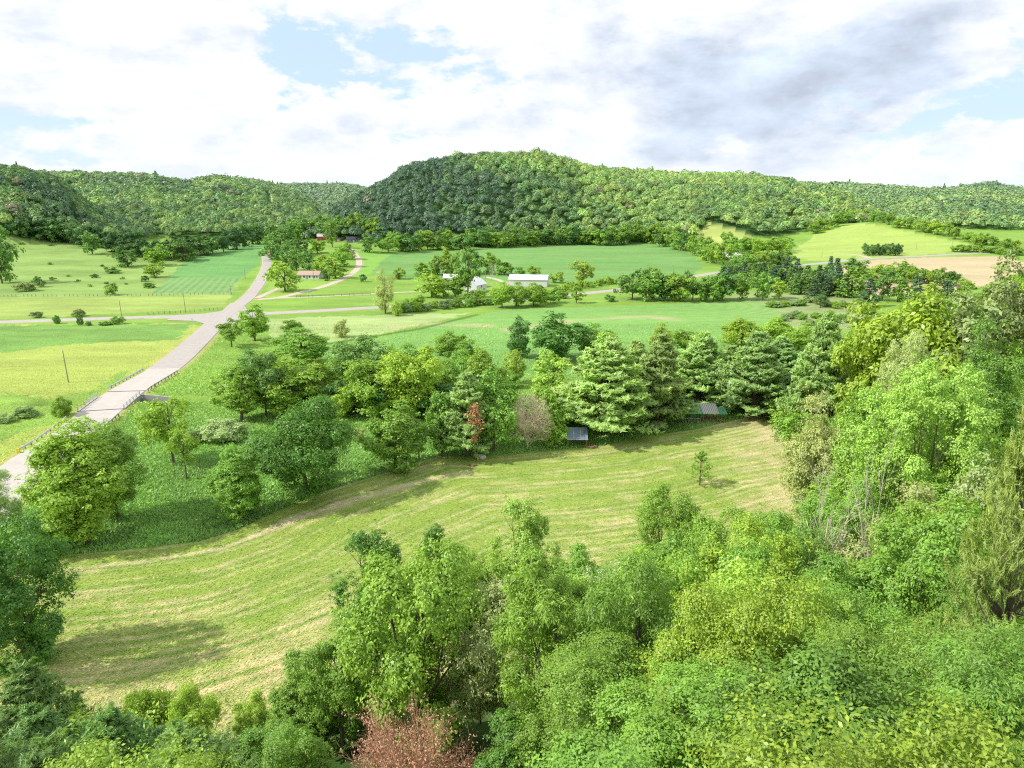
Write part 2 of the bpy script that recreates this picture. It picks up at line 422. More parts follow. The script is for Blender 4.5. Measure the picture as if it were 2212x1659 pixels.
def dead_proto(seed, H=9., Wd=8., n1=16, n2=9, n3=6, mat='twig', ball=True, leafmat=None, nl=0, thick=1.0):
    r = np.random.default_rng(seed); mb = MB(); R = Wd / 2; tr = 0.02 * H * thick
    mb.chain([(0, 0, -0.4), (0, 0, H * 0.3), (0.05 * H, 0, H * 0.7)], [tr * 1.4, tr, tr * .3], 7)
    tips = []
    for i in range(n1):
        z = H * r.uniform(0.04, 0.42); a = r.uniform(0, 2 * pi); el = math.asin(r.uniform(-0.25 if ball else .15, 0.99))
        d = np.array([cos(a) * cos(el), sin(a) * cos(el), sin(el)])
        if ball:
            tgt = np.array([cos(a) * R * cos(el) * 0.95, sin(a) * R * cos(el) * 0.95, H * (0.44 + 0.54 * sin(el))])
        else: tgt = np.array([0, 0, z]) + d * H * r.uniform(0.4, 0.6)
        s0 = np.array([0, 0, z]); md = (s0 + tgt) / 2 + r.normal(size=3) * 0.03 * H
        mb.chain([s0, md, tgt], [tr * .45, tr * .28, tr * .08], 4)
        for j in range(n2):
            q = r.uniform(0.25, 0.95); b = s0 * (1 - q) + tgt * q + (md - (s0 + tgt) / 2) * (1 - abs(2 * q - 1))
            d2 = (tgt - s0) / np.linalg.norm(tgt - s0) + rdir(1, r)[0] * 0.8 + np.array([0, 0, .15]); d2 /= np.linalg.norm(d2)
            e2 = b + d2 * 0.24 * H * r.uniform(.6, 1.1)
            if ball:
                k = sqrt((e2[0] / R) ** 2 + (e2[1] / R) ** 2 + ((e2[2] - H * .5) / (H * .5)) ** 2)
                if k > 1: e2 = (e2 - [0, 0, H * .5]) / k + np.array([0, 0, H * .5])
            mb.chain([b, e2], [tr * .16, tr * .06], 3)
            for k in range(n3):
                b3 = b + (e2 - b) * r.uniform(.3, 1); e3 = b3 + (d2 + rdir(1, r)[0]) * 0.055 * H
                mb.chain([b3, e3], [tr * .07, tr * .04], 3); tips.append(e3)
    tw = mb.mesh('branches', M[mat])
    lf = None
    if leafmat:
        tips = np.array(tips); idx = r.integers(0, len(tips), nl)
        c = tips[idx] + r.normal(size=(nl, 3)) * 0.02 * H
        V, Fq = leaves(c, rdir(nl, r), rdir(nl, r), np.full(nl, .022 * H), np.full(nl, .010 * H))
        lf = mesh_np('dead_leaves', V, Fq, M[leafmat], {'lv': ('FACE', 'FLOAT', r.random(nl))})
    return tw, lf, H, Wd
# ------------------------------------------------------------------ prototype cache
PROTO = {}
def proto(kind, lod, var):
    key = (kind, lod, var)
    if key in PROTO: return PROTO[key]
    sd = (sum(map(ord, kind)) * 31 + lod * 7 + var * 101) % 99991
    # lod 0 very near (<42 m), 1 near/mid (<120), 2 mid (<330), 3 far
    if kind in ('round', 'tall', 'bush', 'vase', 'cone', 'airy', 'willow', 'ash', 'pale', 'dense', 'umbrella'):
        nl, ncl, nlf, ls, spr = {0: (32, 112, 46, 0.13, 0.068), 1: (30, 70, 22, 0.24, 0.076), 2: (28, 36, 12, 0.44, 0.10), 3: (18, 18, 8, 0.80, 0.12)}[lod]
        kw = dict(H=13., Wd=9.5, trunk_frac=0.03, shape='round', droop=0.0, aspect=0.55)
        if kind == 'umbrella': kw.update(H=11., Wd=10.5, trunk_frac=0.15, shape='x', droop=.05)
        if kind == 'dense': kw.update(H=12., Wd=10., trunk_frac=0.0, shape='x')
        if kind == 'tall': kw.update(H=15., Wd=8., shape='tall')
        if kind == 'bush': kw.update(H=6., Wd=8., trunk_frac=0.0, shape='x'); ls *= 0.8; 
        if kind == 'vase': kw.update(H=14., Wd=11., trunk_frac=0.08, shape='vase', droop=0.05)
        if kind == 'cone': kw.update(H=14., Wd=8., shape='cone')
        if kind == 'airy': kw.update(H=12., Wd=9., trunk_frac=0.2, aspect=0.5); nl = int(nl * .9); ncl = int(ncl * .62); 
        if kind == 'willow': kw.update(H=13., Wd=6.5, trunk_frac=0.05, shape='tall', droop=0.7, aspect=0.28); ls *= 0.9
        if kind == 'ash': kw.update(H=15., Wd=9., trunk_frac=0.04, shape='tall', droop=0.22, aspect=0.3); ls *= 1.1; nlf = int(nlf * 1.2)
        if kind == 'pale': kw.update(H=13., Wd=9., shape='round', aspect=0.5, pale=True, trunk_frac=0.15); nl = int(nl * .9)
        p = broad_proto(sd, nlobe=nl, nclump=ncl, nleaf=nlf, ls=ls, spread=spr, **kw)
    elif kind == 'pine':
        a = {0: dict(levels=22, per=9, tuft=6, nq=9, ls=0.30, asp=0.13, sub=5), 1: dict(levels=20, per=8, tuft=4, nq=8, ls=0.5, asp=0.17, sub=4), 2: dict(levels=20, per=9, tuft=3, nq=8, ls=0.7, asp=0.25, sub=4), 3: dict(levels=11, per=6, tuft=2, nq=3, ls=1.5, asp=0.36, sub=1)}[lod]
        p = pine_proto(sd, H=15., Wd=10., **a)
    elif kind == 'sapling':
        p = pine_proto(sd, H=6., Wd=4.8, levels=10, per=5, tuft=2, nq=5, ls=0.42, asp=0.2, sub=2, zb=0.15)
    elif kind == 'spruce':
        a = {0: dict(levels=22, per=9, tuft=4, nq=4, ls=.4, asp=.3, sub=3), 1: dict(levels=20, per=9, tuft=3, nq=3, ls=.6, asp=.3, sub=2), 2: dict(levels=16, per=9, tuft=2, nq=3, ls=.9, asp=.36, sub=1), 3: dict(levels=14, per=8, tuft=2, nq=2, ls=1.2, asp=.42, sub=1)}[lod]
        p = pine_proto(sd, H=13., Wd=6.5, spire=1.0, zb=0.03, **a)
    PROTO[key] = p
    return p
def lodof(dep): return 0 if dep < 42 else 1 if dep < 120 else 2 if dep < 330 else 3
KNAME = {'round': 'broadleaf_tree', 'tall': 'broadleaf_tree', 'vase': 'broadleaf_tree', 'cone': 'broadleaf_tree', 'airy': 'young_tree', 'willow': 'willow_tree',
         'ash': 'ash_tree', 'pale': 'pale_tree', 'pine': 'pine_tree', 'sapling': 'pine_sapling', 'spruce': 'spruce_tree', 'bush': 'bush', 'dense': 'hedgerow_tree', 'umbrella': 'broadleaf_tree'}
# tint presets = leaf albedo
T = dict(
    mid=srgb(148, 188, 76, .90), yel=srgb(164, 198, 74, .92), grn=srgb(142, 184, 76, .90), dark=srgb(120, 164, 84, .9),
    deep=srgb(88, 132, 74, .78), pale=srgb(184, 202, 136, .92), grey=srgb(160, 186, 122, .88), lime=srgb(174, 206, 94, .93),
    pine=srgb(170, 200, 124, 1.0), bpine=srgb(134, 170, 92, .96), spr=srgb(108, 144, 106, .92), emer=srgb(106, 156, 62, .82))
def jit(c, a=0.15):
    k = 1 + random.uniform(-a, a); h = random.uniform(-a, a) * .6
    return (c[0] * k * (1 + h), c[1] * k, c[2] * k * (1 - h), 1)
ORANGE = (('pine', None))
def put(kind, X, Y, Hm, Wm, tint, label, group=None, name=None, cat=None, lod=None, var=None, z=None):
    Z = float(height(X, Y)) if z is None else z
    dep = Y * CP - (Z + Hm * .6 - CH) * SP
    if lod is None: lod = lodof(dep)
    if lod == 3 and Hm > 0 and kind in ('pine',): pass
    var = random.randrange({0: 1, 1: 3, 2: 3, 3: 3}[lod]) if var is None else var
    crown, trunk, H0, W0 = proto(kind, lod, var)
    cat = cat or ('bush' if kind == 'bush' else 'tree')
    e = thing(name or KNAME[kind], label, cat, (X, Y, Z - 0.05), random.uniform(0, 2 * pi), group)
    e.scale = (Wm / W0, Wm / W0 * random.uniform(.94, 1.06), Hm / H0)
    c = link('crown' if kind != 'bush' else 'foliage', crown, e)
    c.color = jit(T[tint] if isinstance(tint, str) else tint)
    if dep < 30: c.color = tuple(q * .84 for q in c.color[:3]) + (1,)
    ratio = (Hm / H0) / (Wm / W0)
    if ratio > 1.3 and kind not in ('willow', 'spruce', 'pine', 'bush'):   # tall forest tree: crown keeps its proportion on a longer trunk
        k = max(1.3 / ratio, .55); c.scale = (1, 1, k); c.location = (0, 0, (1 - k) * H0)
    link('trunk' if kind != 'bush' else 'stems', trunk, e)
    return e
def tp(kind, bx, by, w, h, tint, label, group=None, **kw):
    """tree standing at photo point (bx,by), w/h photo size"""
    X, Y = ground(bx, by); Z = float(height(X, Y))
    s = (Y * CP - (Z - CH) * SP) / F
    ang = atan2(CH - Z, Y)
    return put(kind, X, Y, h * s / max(cos(ang * 0.9), .3), w * s, tint, label, group, **kw)
# ------------------------------------------------------------------ camera, sun, world
cam = bpy.data.objects.new('camera', bpy.data.cameras.new('camera')); COL.objects.link(cam)
cam.location = (0, 0, CH); cam.rotation_euler = (pi / 2 - PITCH, 0, 0)
cam.data.sensor_width = 36; cam.data.lens = 36 * F / 2212; cam.data.clip_start = 0.3; cam.data.clip_end = 20000
S.camera = cam
SUN_EL = radians(43); SUN_AZ = atan2(-1.0, -0.22)   # azimuth of the sun, x east y north: to the left and a little behind
sd = bpy.data.lights.new('sun', 'SUN'); sd.energy = 5.0; sd.angle = radians(0.6); sd.color = (1, 0.95, 0.84)
sun = bpy.data.objects.new('sun', sd); COL.objects.link(sun)
sx, sy, sz = sin(SUN_AZ) * cos(SUN_EL), cos(SUN_AZ) * cos(SUN_EL), sin(SUN_EL)
from mathutils import Vector
sun.rotation_euler = Vector((-sx, -sy, -sz)).to_track_quat('-Z', 'Y').to_euler()
sun.location = (sx * 200, sy * 200, 250)
N = NT('World', True); S.world = N.m
sky = N.n('ShaderNodeTexSky', _sky_type='NISHITA', _sun_disc=False, _sun_elevation=SUN_EL, _sun_rotation=SUN_AZ, _air_density=1.0, _dust_density=0.6, _ozone_density=1.2)
dirv = N.n('ShaderNodeTexCoord').outputs['Generated']
sep = N.n('ShaderNodeSeparateXYZ', Vector=dirv)
az = N.math('ARCTAN2', sep.outputs[0], sep.outputs[1]); el = N.math('ARCSINE', sep.outputs[2])
comb = N.n('ShaderNodeCombineXYZ', X=az, Y=N.math('MULTIPLY', el, 2.1), Z=0.0).outputs[0]
def wob(scale, amp, seed):
    m = N.n('ShaderNodeMapping', Vector=comb, Location=(seed, seed * .7, seed * .3))
    n = N.n('ShaderNodeTexNoise', Vector=m.outputs[0], Scale=scale, Detail=8, Roughness=0.6)
    return n
nA = wob(4.5, 1, 3.1); nB = wob(15., 1, 8.3); nC = wob(3.2, 1, 14.2); nD = wob(9., 1, 23.7)
sc3 = N.n('ShaderNodeSeparateColor', Color=nA.outputs['Color'])
az2 = N.math('ADD', az, N.math('MULTIPLY', N.math('SUBTRACT', sc3.outputs[0], 0.5), 0.30))
el2 = N.math('ADD', el, N.math('MULTIPLY', N.math('SUBTRACT', sc3.outputs[1], 0.5), 0.20))
def ae(px, py):
    r = ray(px, py); return atan2(r[0], r[1]), math.asin(r[2] / np.linalg.norm(r))
def blobs(lst, sc_=1.0):
    tot = None
    for px, py, rx, ry, rot, amp in lst:
        rx, ry = rx * sc_, ry * sc_
        a0, e0 = ae(px, py); c, s_ = cos(radians(rot)), sin(radians(rot)); kx, ky = F / rx, F / ry
        dx = N.math('SUBTRACT', az2, a0); dy = N.math('SUBTRACT', el2, e0)
        u = N.math('MULTIPLY', N.math('ADD', N.math('MULTIPLY', dx, c), N.math('MULTIPLY', dy, s_)), kx)
        v = N.math('MULTIPLY', N.math('SUBTRACT', N.math('MULTIPLY', dy, c), N.math('MULTIPLY', dx, s_)), ky)
        q = N.math('ADD', N.math('MULTIPLY', u, u), N.math('MULTIPLY', v, v))
        g = N.math('MULTIPLY', N.math('EXPONENT', N.math('MULTIPLY', q, -1.0)), amp)
        tot = g if tot is None else N.math('ADD', tot, g)
    return tot
blue = blobs([(580, 70, 130, 60, -25, .95), (640, 160, 100, 40, 0, .75), (850, 140, 100, 55, 10, .8), (1000, 190, 130, 30, 10, .6), (730, 60, 60, 60, 0, .55),
              (2080, 235, 170, 40, 5, .9), (60, 300, 120, 25, 0, .7), (280, 380, 260, 14, 0, .5), (60, 345, 90, 16, 0, .6), (-600, 200, 400, 120, 0, .8), (2900, 150, 400, 90, 0, .8)])
grey = blobs([(1350, 110, 140, 45, -20, .5), (1850, 180, 160, 55, 15, .6), (1440, 190, 190, 70, -15, .9), (1700, 150, 230, 60, 20, 1.0), (1640, 240, 190, 50, 15, .95), (1330, 290, 120, 40, 0, .55), (2000, 110, 160, 60, 10, .6), (1560, 320, 200, 20, 0, .5),
              (90, 250, 160, 28, 0, .6), (300, 235, 60, 20, 0, .4), (500, 370, 200, 13, 0, .7), (2150, 330, 150, 20, 0, .3), (1150, 180, 90, 22, 0, .3), (-500, 100, 300, 60, 0, .6), (2700, 300, 300, 40, 0, .6)], 1.18)
tex = N.math('ADD', N.math('MULTIPLY', nB.outputs[0], 0.55), N.math('MULTIPLY', nC.outputs[0], 0.45))
up = N.mapr(el, 0.42, 0.75, 0.0, 0.28)
bm = N.mapr(N.math('ADD', N.math('ADD', N.math('MULTIPLY', blue, 0.68), N.math('MULTIPLY', N.math('SUBTRACT', tex, 0.5), -2.9)), up), 0.28, 0.52, 0, 1)
gm = N.mapr(N.math('ADD', N.math('MULTIPLY', grey, 0.74), N.math('MULTIPLY', N.math('SUBTRACT', nD.outputs[0], 0.5), 2.6)), 0.1, 1.05, 0, 1)
sA = N.n('ShaderNodeMapping', Vector=comb, Location=(5.5, 2.2, 0)).outputs[0]; sB = N.n('ShaderNodeMapping', Vector=comb, Location=(5.5 - .035, 2.2 + .055, 0)).outputs[0]
rel = N.math('MULTIPLY', N.math('SUBTRACT', N.noise(sA, 8., 7, .6), N.noise(sB, 8., 7, .6)), 1.5)
wh = N.mapr(N.math('ADD', N.math('MULTIPLY', tex, .5), N.math('MULTIPLY', nD.outputs[0], .5)), 0.32, 0.62, 0.84, 1.03)
wh = N.math('ADD', wh, N.math('MULTIPLY', rel, .55))
cw = N.mix(N.mapr(wh, .70, 1.0, 0, 1), (6.6, 7.4, 8.8), (9.9, 9.95, 10.1))
for nd in N.t.nodes:
    if nd.type == 'RGB': nd.outputs[0].default_value = (9.75, 9.85, 10.1, 1)
gcol_ = N.scale(N.mix(0.0, (6.2, 7.1, 8.5), (0, 0, 0)), N.math('ADD', 1.0, N.math('MULTIPLY', rel, .6)))
cg = N.mix(gm, cw, gcol_)
skyc = N.mix(0.74, sky.outputs[0], (6.9, 8.8, 10.4))
full = N.mix(bm, cg, skyc)
hz = N.mapr(el, 0.0, 0.09, 0.55, 0.0)
full = N.mix(hz, full, (8.2, 8.9, 9.6))
low = N.mapr(el, -0.12, -0.01, 0, 1)
full = N.mix(low, (1.2, 1.8, 0.8), full)
bg = N.n('ShaderNodeBackground', Color=full, Strength=0.112)
o = N.t.nodes.new('ShaderNodeOutputWorld'); N.t.links.new(bg.outputs[0], o.inputs[0])
S.view_settings.view_transform = 'Standard'; S.view_settings.look = 'None'; S.view_settings.exposure = 0; S.view_settings.gamma = 1
S.cycles.max_bounces = 5; S.cycles.diffuse_bounces = 3; S.cycles.glossy_bounces = 1; S.cycles.transmission_bounces = 3
S.cycles.use_denoising = False; S.cycles.filter_width = 1.15
S.cycles.sample_clamp_indirect = 4
# ------------------------------------------------------------------ ground regions
K = 0.70
E_px = [(20, 1215), (100, 1203), (250, 1190), (430, 1170), (520, 1142), (600, 1103), (700, 1062), (830, 1022), (950, 985), (1060, 984), (1200, 972), (1300, 963), (1400, 942), (1500, 928), (1600, 905), (1650, 885)]
E = W(E_px)
E_ext = [(E[0][0] - 60, E[0][1] - 12)] + E + [(E[-1][0] + 60, E[-1][1] + 25)]
MEADOW = E_ext + [(E[-1][0] + 60, 150)] + [(x + 8, y - 8) for x, y in WOOD[::-1] if x < 100] + [(-200, 30)]
def R(*pts): return W(list(pts))
LFIELD = R((-250, 705), (0, 702), (400, 698), (436, 706), (330, 790), (215, 868), (100, 945), (0, 1010), (-120, 1100))
LDARK = R((-150, 705), (0, 703), (412, 700), (385, 735), (160, 743), (0, 762), (-150, 790))
LDARK2 = R((0, 850), (110, 862), (190, 845), (270, 800), (290, 815), (200, 880), (60, 930), (0, 960), (-60, 930))
PAST = R((-400, 500), (0, 505), (180, 525), (262, 542), (400, 546), (573, 525), (500, 640), (486, 664), (0, 688), (-400, 690))
PASTB = R((-300, 648), (120, 640), (330, 640), (500, 636), (486, 664), (0, 690), (-300, 700))
CROPL = R((326, 634), (397, 567), (435, 550), (500, 535), (574, 525), (568, 556), (540, 586), (502, 619), (497, 634))
CROPC = R((803, 590), (828, 559), (855, 545), (1040, 535), (1240, 527), (1400, 524), (1450, 528), (1490, 548), (1520, 575), (1500, 592), (1350, 604), (1200, 612), (1000, 603), (860, 603))
CROPM = R((690, 752), (830, 727), (1030, 683), (1080, 668), (1300, 663), (1600, 650), (1650, 655), (1690, 680), (1620, 725), (1560, 748), (1500, 775), (1300, 810), (900, 830), (700, 800))
PALEM = R((575, 690), (700, 684), (860, 680), (1020, 676), (830, 720), (700, 740), (590, 735))
MARSH = R((1640, 660), (1560, 640), (1700, 625), (1830, 640), (1900, 680), (1880, 720), (1700, 705))
BRIGHT = R((1690, 552), (1760, 505), (1820, 490), (1860, 483), (1950, 497), (2100, 527), (2112, 541), (1900, 556), (1800, 563), (1745, 562))
PATCH = R((1500, 512), (1530, 480), (1600, 500), (1640, 520), (1600, 535), (1560, 540))
BROWN = R((1800, 574), (1870, 563), (2000, 556), (2170, 553), (2240, 575), (2100, 625), (1900, 640), (1820, 600))
LAWN = R((758, 536), (800, 540), (855, 544), (825, 562), (800, 590), (700, 615), (600, 640), (700, 610), (770, 585), (776, 560))
LAWN2 = R((560, 640), (600, 600), (700, 600), (770, 580), (700, 618), (600, 645))
DITCH = W([(620, 752), (700, 745), (830, 723), (900, 712), (1030, 680)])
BARE = W([(540, 1160), (640, 1118), (740, 1090), (840, 1057), (930, 1035), (1015, 1020)])
BARE2 = W([(850, 706), (950, 700), (1050, 704)]); BARE3 = W([(1100, 712), (1250, 690), (1400, 684), (1460, 690)])
TRACK = W([(80, 1235), (300, 1215), (480, 1185), (600, 1140), (760, 1075)])
VERGE = None
def meadow_col(X, Y):
    d = seg_dist(X, Y, E_ext)
    wv = (fbm(X / 22., Y / 22., 3, 3) - 0.44) * 2.0
    bend = 7.0 * sstep((X - 15) / 45.) * sstep((110 - Y) / 40.)
    dd = d + wv + bend * (X - 15) / 30.
    a = 0.5 + 0.5 * np.sin(2 * pi * dd / 1.75); stk = fbm(dd / 0.75, X / 7. + Y / 60., 19, 3); b = 0.5 + 0.5 * np.sin(2 * pi * dd / 6.1 + 1.3 + 3 * fbm(X / 25., Y / 25., 6))
    fine = fbm(X / 1.1, Y / 1.1, 9, 3); med = fbm(X / 5., Y / 5., 21, 3)
    bias = 0.55 * sstep((26 - seg_dist(X, Y, WOOD)) / 26.) + 0.18 * sstep((X - 30) / 30.)
    st = 0.42 * a * (0.45 + b * 0.55) + (stk - .44) * 1.25 + (fine - .45) * 0.7 + (med - .47) * 0.7 + bias * 0.85 - 0.01
    st = np.clip(st, 0, 1)[..., None]
    g = np.array(srgb(166, 190, 90, K)); g2 = np.array(srgb(140, 176, 76, K)); s = np.array(srgb(230, 216, 166, K * 1.06))
    gg = g * (1 - b[..., None] * .6) + g2 * b[..., None] * .6
    c = gg * (1 - st) + s * st
    for line, w in ((BARE, 1.1), (TRACK, 0.6)):
        q = seg_dist(X + (fine - .45) * 2, Y, line)
        m = (np.clip(1.25 - q / w, 0, 1) * np.clip(fine * 1.5, 0, .8))[..., None]
        c = c * (1 - m) + np.array(srgb(228, 212, 176, K * 1.1)) * m
    return c
ROADPX = {}
def ground_col(X, Y):
    sh = np.shape(X); c = np.zeros(sh + (3,)); c[:] = srgb(150, 190, 88, K)
    L = fbm(X / 22., Y / 9., 31)[..., None]
    c = c * (0.72 + 0.55 * L)
    near = sstep((190 - Y) / 60.)[..., None]
    c = c * (1 - near) + near * np.array(srgb(134, 178, 88, K)) * (0.66 + 0.75 * fbm(X / 9., Y / 6., 8)[..., None])
    def reg(poly, col, n=0.25, sx_=30., sy_=8.):
        m = in_poly(X + (vnoise(X / 5., Y / 5., 2) + vnoise(X / 1.6, Y / 1.6, 62) - 1.) * 2.6, Y + (vnoise(X / 5., Y / 5., 4) + vnoise(X / 1.6, Y / 1.6, 64) - 1.) * 3, poly)
        f = 1 - n + 2 * n * fbm(X / sx_, Y / sy_, 12)[..., None] * 1.05
        c[m] = (np.array(srgb(*col, K)) * f)[m]
        return m
    reg(PAST, (154, 186, 104), .34, 40, 14); reg(PASTB, (174, 198, 108), .28)
    reg(LFIELD, (184, 202, 106), .20, 26, 7); reg(LDARK, (140, 184, 96), .3, 20, 6); reg(LDARK2, (160, 196, 96), .3, 12, 7)
    reg(PALEM, (186, 210, 138), .22); reg(MARSH, (166, 186, 124), .3, 14, 10); reg(PATCH, (186, 202, 116), .2)
    reg(BRIGHT, (184, 210, 112), .16, 60, 8); reg(LAWN, (150, 200, 95), .12); reg(LAWN2, (160, 200, 92), .12)
    m = reg(CROPL, (124, 180, 104), .2)
    rowL = np.sin(2 * pi * (X * 0.96 + Y * 0.28) / 4.2)
    soil = np.array(srgb(190, 190, 140, K))
    k = (m * (0.06 * (rowL > 0.3) + 0.35 * (rowL > 0) * sstep((452 - Y) / 20.)))[..., None]; c[:] = c * (1 - k) + soil * k
    m = reg(CROPC, (128, 178, 100), .2, 80, 10)
    row = np.sin(2 * pi * (Y - 0.0009 * (X - 60) ** 2) / 7.0)
    k = (m * (0.10 * (row > 0.2)))[..., None]; c[:] = c * (1 - k) + soil * k
    m = reg(CROPM, (142, 194, 104), .16, 60, 9)
    rr = np.hypot((X - 70) * 0.75, (Y - 330) * 1.15)
    row = np.sin(2 * pi * rr / 4.2)
    k = (m * (0.10 + 0.22 * sstep((X - 80) / 50.)) * (row > 0.1))[..., None]; c[:] = c * (1 - k) + np.array(srgb(205, 200, 150, K)) * k
    for ln, w in ((BARE2, 4.5), (BARE3, 5)):
        k = (np.clip(1.2 - seg_dist(X, Y, ln) / w, 0, 1) * np.clip(fbm(X / 7., Y / 4., 15) * 1.7 - .2, 0, .75))[..., None]
        c[:] = c * (1 - k) + np.array(srgb(212, 196, 158, K)) * k
    k = np.clip(1.3 - seg_dist(X, Y, DITCH) / 1.6, 0, 1)[..., None] * .8
    c[:] = c * (1 - k) + np.array(srgb(80, 130, 62, K)) * k
    reg(BROWN, (218, 201, 162), .14, 60, 12)
    # wooded ground
    wm = sstep((hills(X, Y) * sstep((Y - 450) / 80.) - 3) / 4.)
    for P in (BRIGHT, PATCH, PAST, CROPL, CROPC, BROWN, LAWN): wm = wm * (~in_poly(X, Y, P))
    wm = wm[..., None]; c[:] = c * (1 - wm) + np.array(srgb(78, 112, 64, K)) * wm
    mm = in_poly(X, Y, MEADOW); c[mm] = meadow_col(X, Y)[mm]
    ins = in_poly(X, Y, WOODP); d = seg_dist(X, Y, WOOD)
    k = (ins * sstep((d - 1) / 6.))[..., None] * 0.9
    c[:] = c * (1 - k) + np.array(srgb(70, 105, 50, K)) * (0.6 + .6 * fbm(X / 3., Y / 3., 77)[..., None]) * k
    # sandy road verges
    for ln, w0, w1 in VERGES:
        q = seg_dist(X, Y, ln)
        k = (np.clip((w1 - q) / (w1 - w0), 0, 1) * (0.35 + .9 * fbm(X / 4., Y / 4., 55)))[..., None] * .85
        c[:] = c * (1 - np.clip(k, 0, 1)) + np.array(srgb(212, 200, 132, K)) * np.clip(k, 0, 1)
    return c
# ------------------------------------------------------------------ roads
def smooth(pts, step=4.0):
    pts = [np.array(p, float) for p in pts]; P = [2 * pts[0] - pts[1]] + pts + [2 * pts[-1] - pts[-2]]; out = []
    for i in range(1, len(P) - 2):
        n = max(2, int(np.linalg.norm(P[i + 1] - P[i]) / step))
        for k in range(n):
            t = k / n
            out.append(0.5 * ((2 * P[i]) + (-P[i - 1] + P[i + 1]) * t + (2 * P[i - 1] - 5 * P[i] + 4 * P[i + 1] - P[i + 2]) * t * t + (-P[i - 1] + 3 * P[i] - 3 * P[i + 1] + P[i + 2]) * t ** 3))
    out.append(pts[-1]); return [tuple(p) for p in out]
main_px = [(-60, 1118), (60, 1005), (150, 945), (260, 868), (355, 797), (420, 742), (466, 697), (502, 668), (538, 640), (562, 608), (576, 575), (577, 560), (574, 548)]
MAIN = smooth(W(main_px)); 
cross_px = [(-300, 703), (-100, 700), (0, 696), (150, 691), (300, 686), (420, 684), (480, 683), (566, 678), (700, 671), (825, 664), (950, 657), (1080, 651), (1180, 643), (1265, 634), (1345, 625), (1430, 612), (1500, 597), (1600, 583), (1740, 572), (1800, 566), (1880, 559), (2000, 553), (2110, 547), (2400, 543)]
CROSS = smooth(W(cross_px), 6.)
D1 = smooth(W([(556, 647), (603, 643), (653, 631), (708, 616), (753, 596), (773, 579), (776, 564), (767, 549), (757, 539), (745, 530)]), 5.)
D2 = smooth(W([(553, 645), (580, 633), (610, 620), (640, 610)]), 4.)
D3 = smooth(W([(600, 644), (728, 639), (803, 635), (903, 630), (1000, 628), (1040, 625)]), 5.)
D4 = smooth(W([(1050, 598), (1075, 604), (1095, 612), (1110, 625), (1180, 640)]), 4.)
D5 = smooth(W([(1880, 558), (1850, 550), (1800, 548)]), 5.)
_ic = min(range(len(MAIN)), key=lambda i: abs(MAIN[i][1] - 255))
VERGES = [(MAIN[:_ic], 4.6, 7.6), (MAIN[_ic:], 3.2, 4.6), (CROSS, 3.0, 4.2), (D1, 2.0, 3.5), (D2, 1.5, 2.5)]
def offset_line(pts, d):
    out = []
    for i, p in enumerate(pts):
        a = pts[max(i - 1, 0)]; b = pts[min(i + 1, len(pts) - 1)]
        dx, dy = b[0] - a[0], b[1] - a[1]; L = math.hypot(dx, dy) + 1e-9
        out.append((p[0] + dy / L * d, p[1] - dx / L * d))
    return out
def ribbon(name, pts, w, mat, lift, skirt=True):
    n = len(pts); wa = np.broadcast_to(np.asarray(w, float), (n,)); c0 = np.array(pts); c1 = np.array(offset_line(pts, 1.0)) - c0
    P = np.array([c0 + c1 * (wa * k_ + q_)[:, None] for k_, q_ in ((-.5, -.5), (-.5, 0), (-.25, 0), (0, 0), (.25, 0), (.5, 0), (.5, .5))]); Hh = height(P[..., 0], P[..., 1])
    far = seg_dist(P[3, :, 0], P[3, :, 1], CREEK) > 9
    z = np.where(far, Hh[1:-1].max(0), np.interp(np.arange(n), np.where(far)[0], Hh[1:-1].max(0)[far]))
    Z = np.repeat((z + lift)[None], 7, 0)
    for j in (0, 6): Z[j] = np.where(far, np.minimum(Z[j] - 0.35, Hh[j] - 0.1), Z[j] - 0.5)
    V = np.stack([P[..., 0], P[..., 1], Z], -1).transpose(1, 0, 2).reshape(-1, 3)
    m = 7; Fc = [(i * m + j, i * m + j + 1, (i + 1) * m + j + 1, (i + 1) * m + j) for i in range(n - 1) for j in range(m - 1)]
    me = bpy.data.meshes.new(name); me.from_pydata(V.tolist(), [], Fc); me.materials.append(mat)
    o = link(name, me); o['kind'] = 'structure'; return o
def creek_far(p): return float(seg_dist(np.array(p[0]), np.array(p[1]), CREEK)) > 9
def mat_road(name, c1, var=0.12, sc=0.5, edge=None):
    N = NT(name); g = N.n('ShaderNodeNewGeometry').outputs['Position']
    n1 = N.noise(g, sc, 5, .6); n2 = N.noise(g, sc * 14, 3, .7)
    st = N.n('ShaderNodeMapping', Vector=g, Rotation=(0, 0, radians(-13)), Scale=(1.6, 0.05, 1)).outputs[0]
    n3 = N.noise(st, 1.2, 3, .6)
    f = N.math('ADD', N.math('MULTIPLY', n1, var * 2), N.math('ADD', N.math('MULTIPLY', n2, var), N.math('MULTIPLY', n3, var * 1.6)))
    f = N.math('ADD', f, 1 - var * 2.3)
    rgb = N.n('ShaderNodeRGB'); rgb.outputs[0].default_value = tuple(c1) + (1,)
    p = N.n('ShaderNodeBsdfPrincipled', Roughness=0.85); N.t.links.new(N.scale(rgb.outputs[0], f), p.inputs['Base Color'])
    return N.out(p.outputs[0])
M['road'] = mat_road('worn_asphalt', srgb(198, 190, 184, K), .2)
M['road2'] = mat_road('concrete_pavement', srgb(214, 206, 198, K), .16)
M['gravel'] = mat_road('pale_gravel', srgb(216, 204, 182, K), .2)
i_cut = min(range(len(MAIN)), key=lambda i: abs(MAIN[i][1] - ground(355, 797)[1]))
_dw = np.cumsum([0] + [math.dist(a, b) for a, b in zip(MAIN[i_cut:-1], MAIN[i_cut + 1:])])
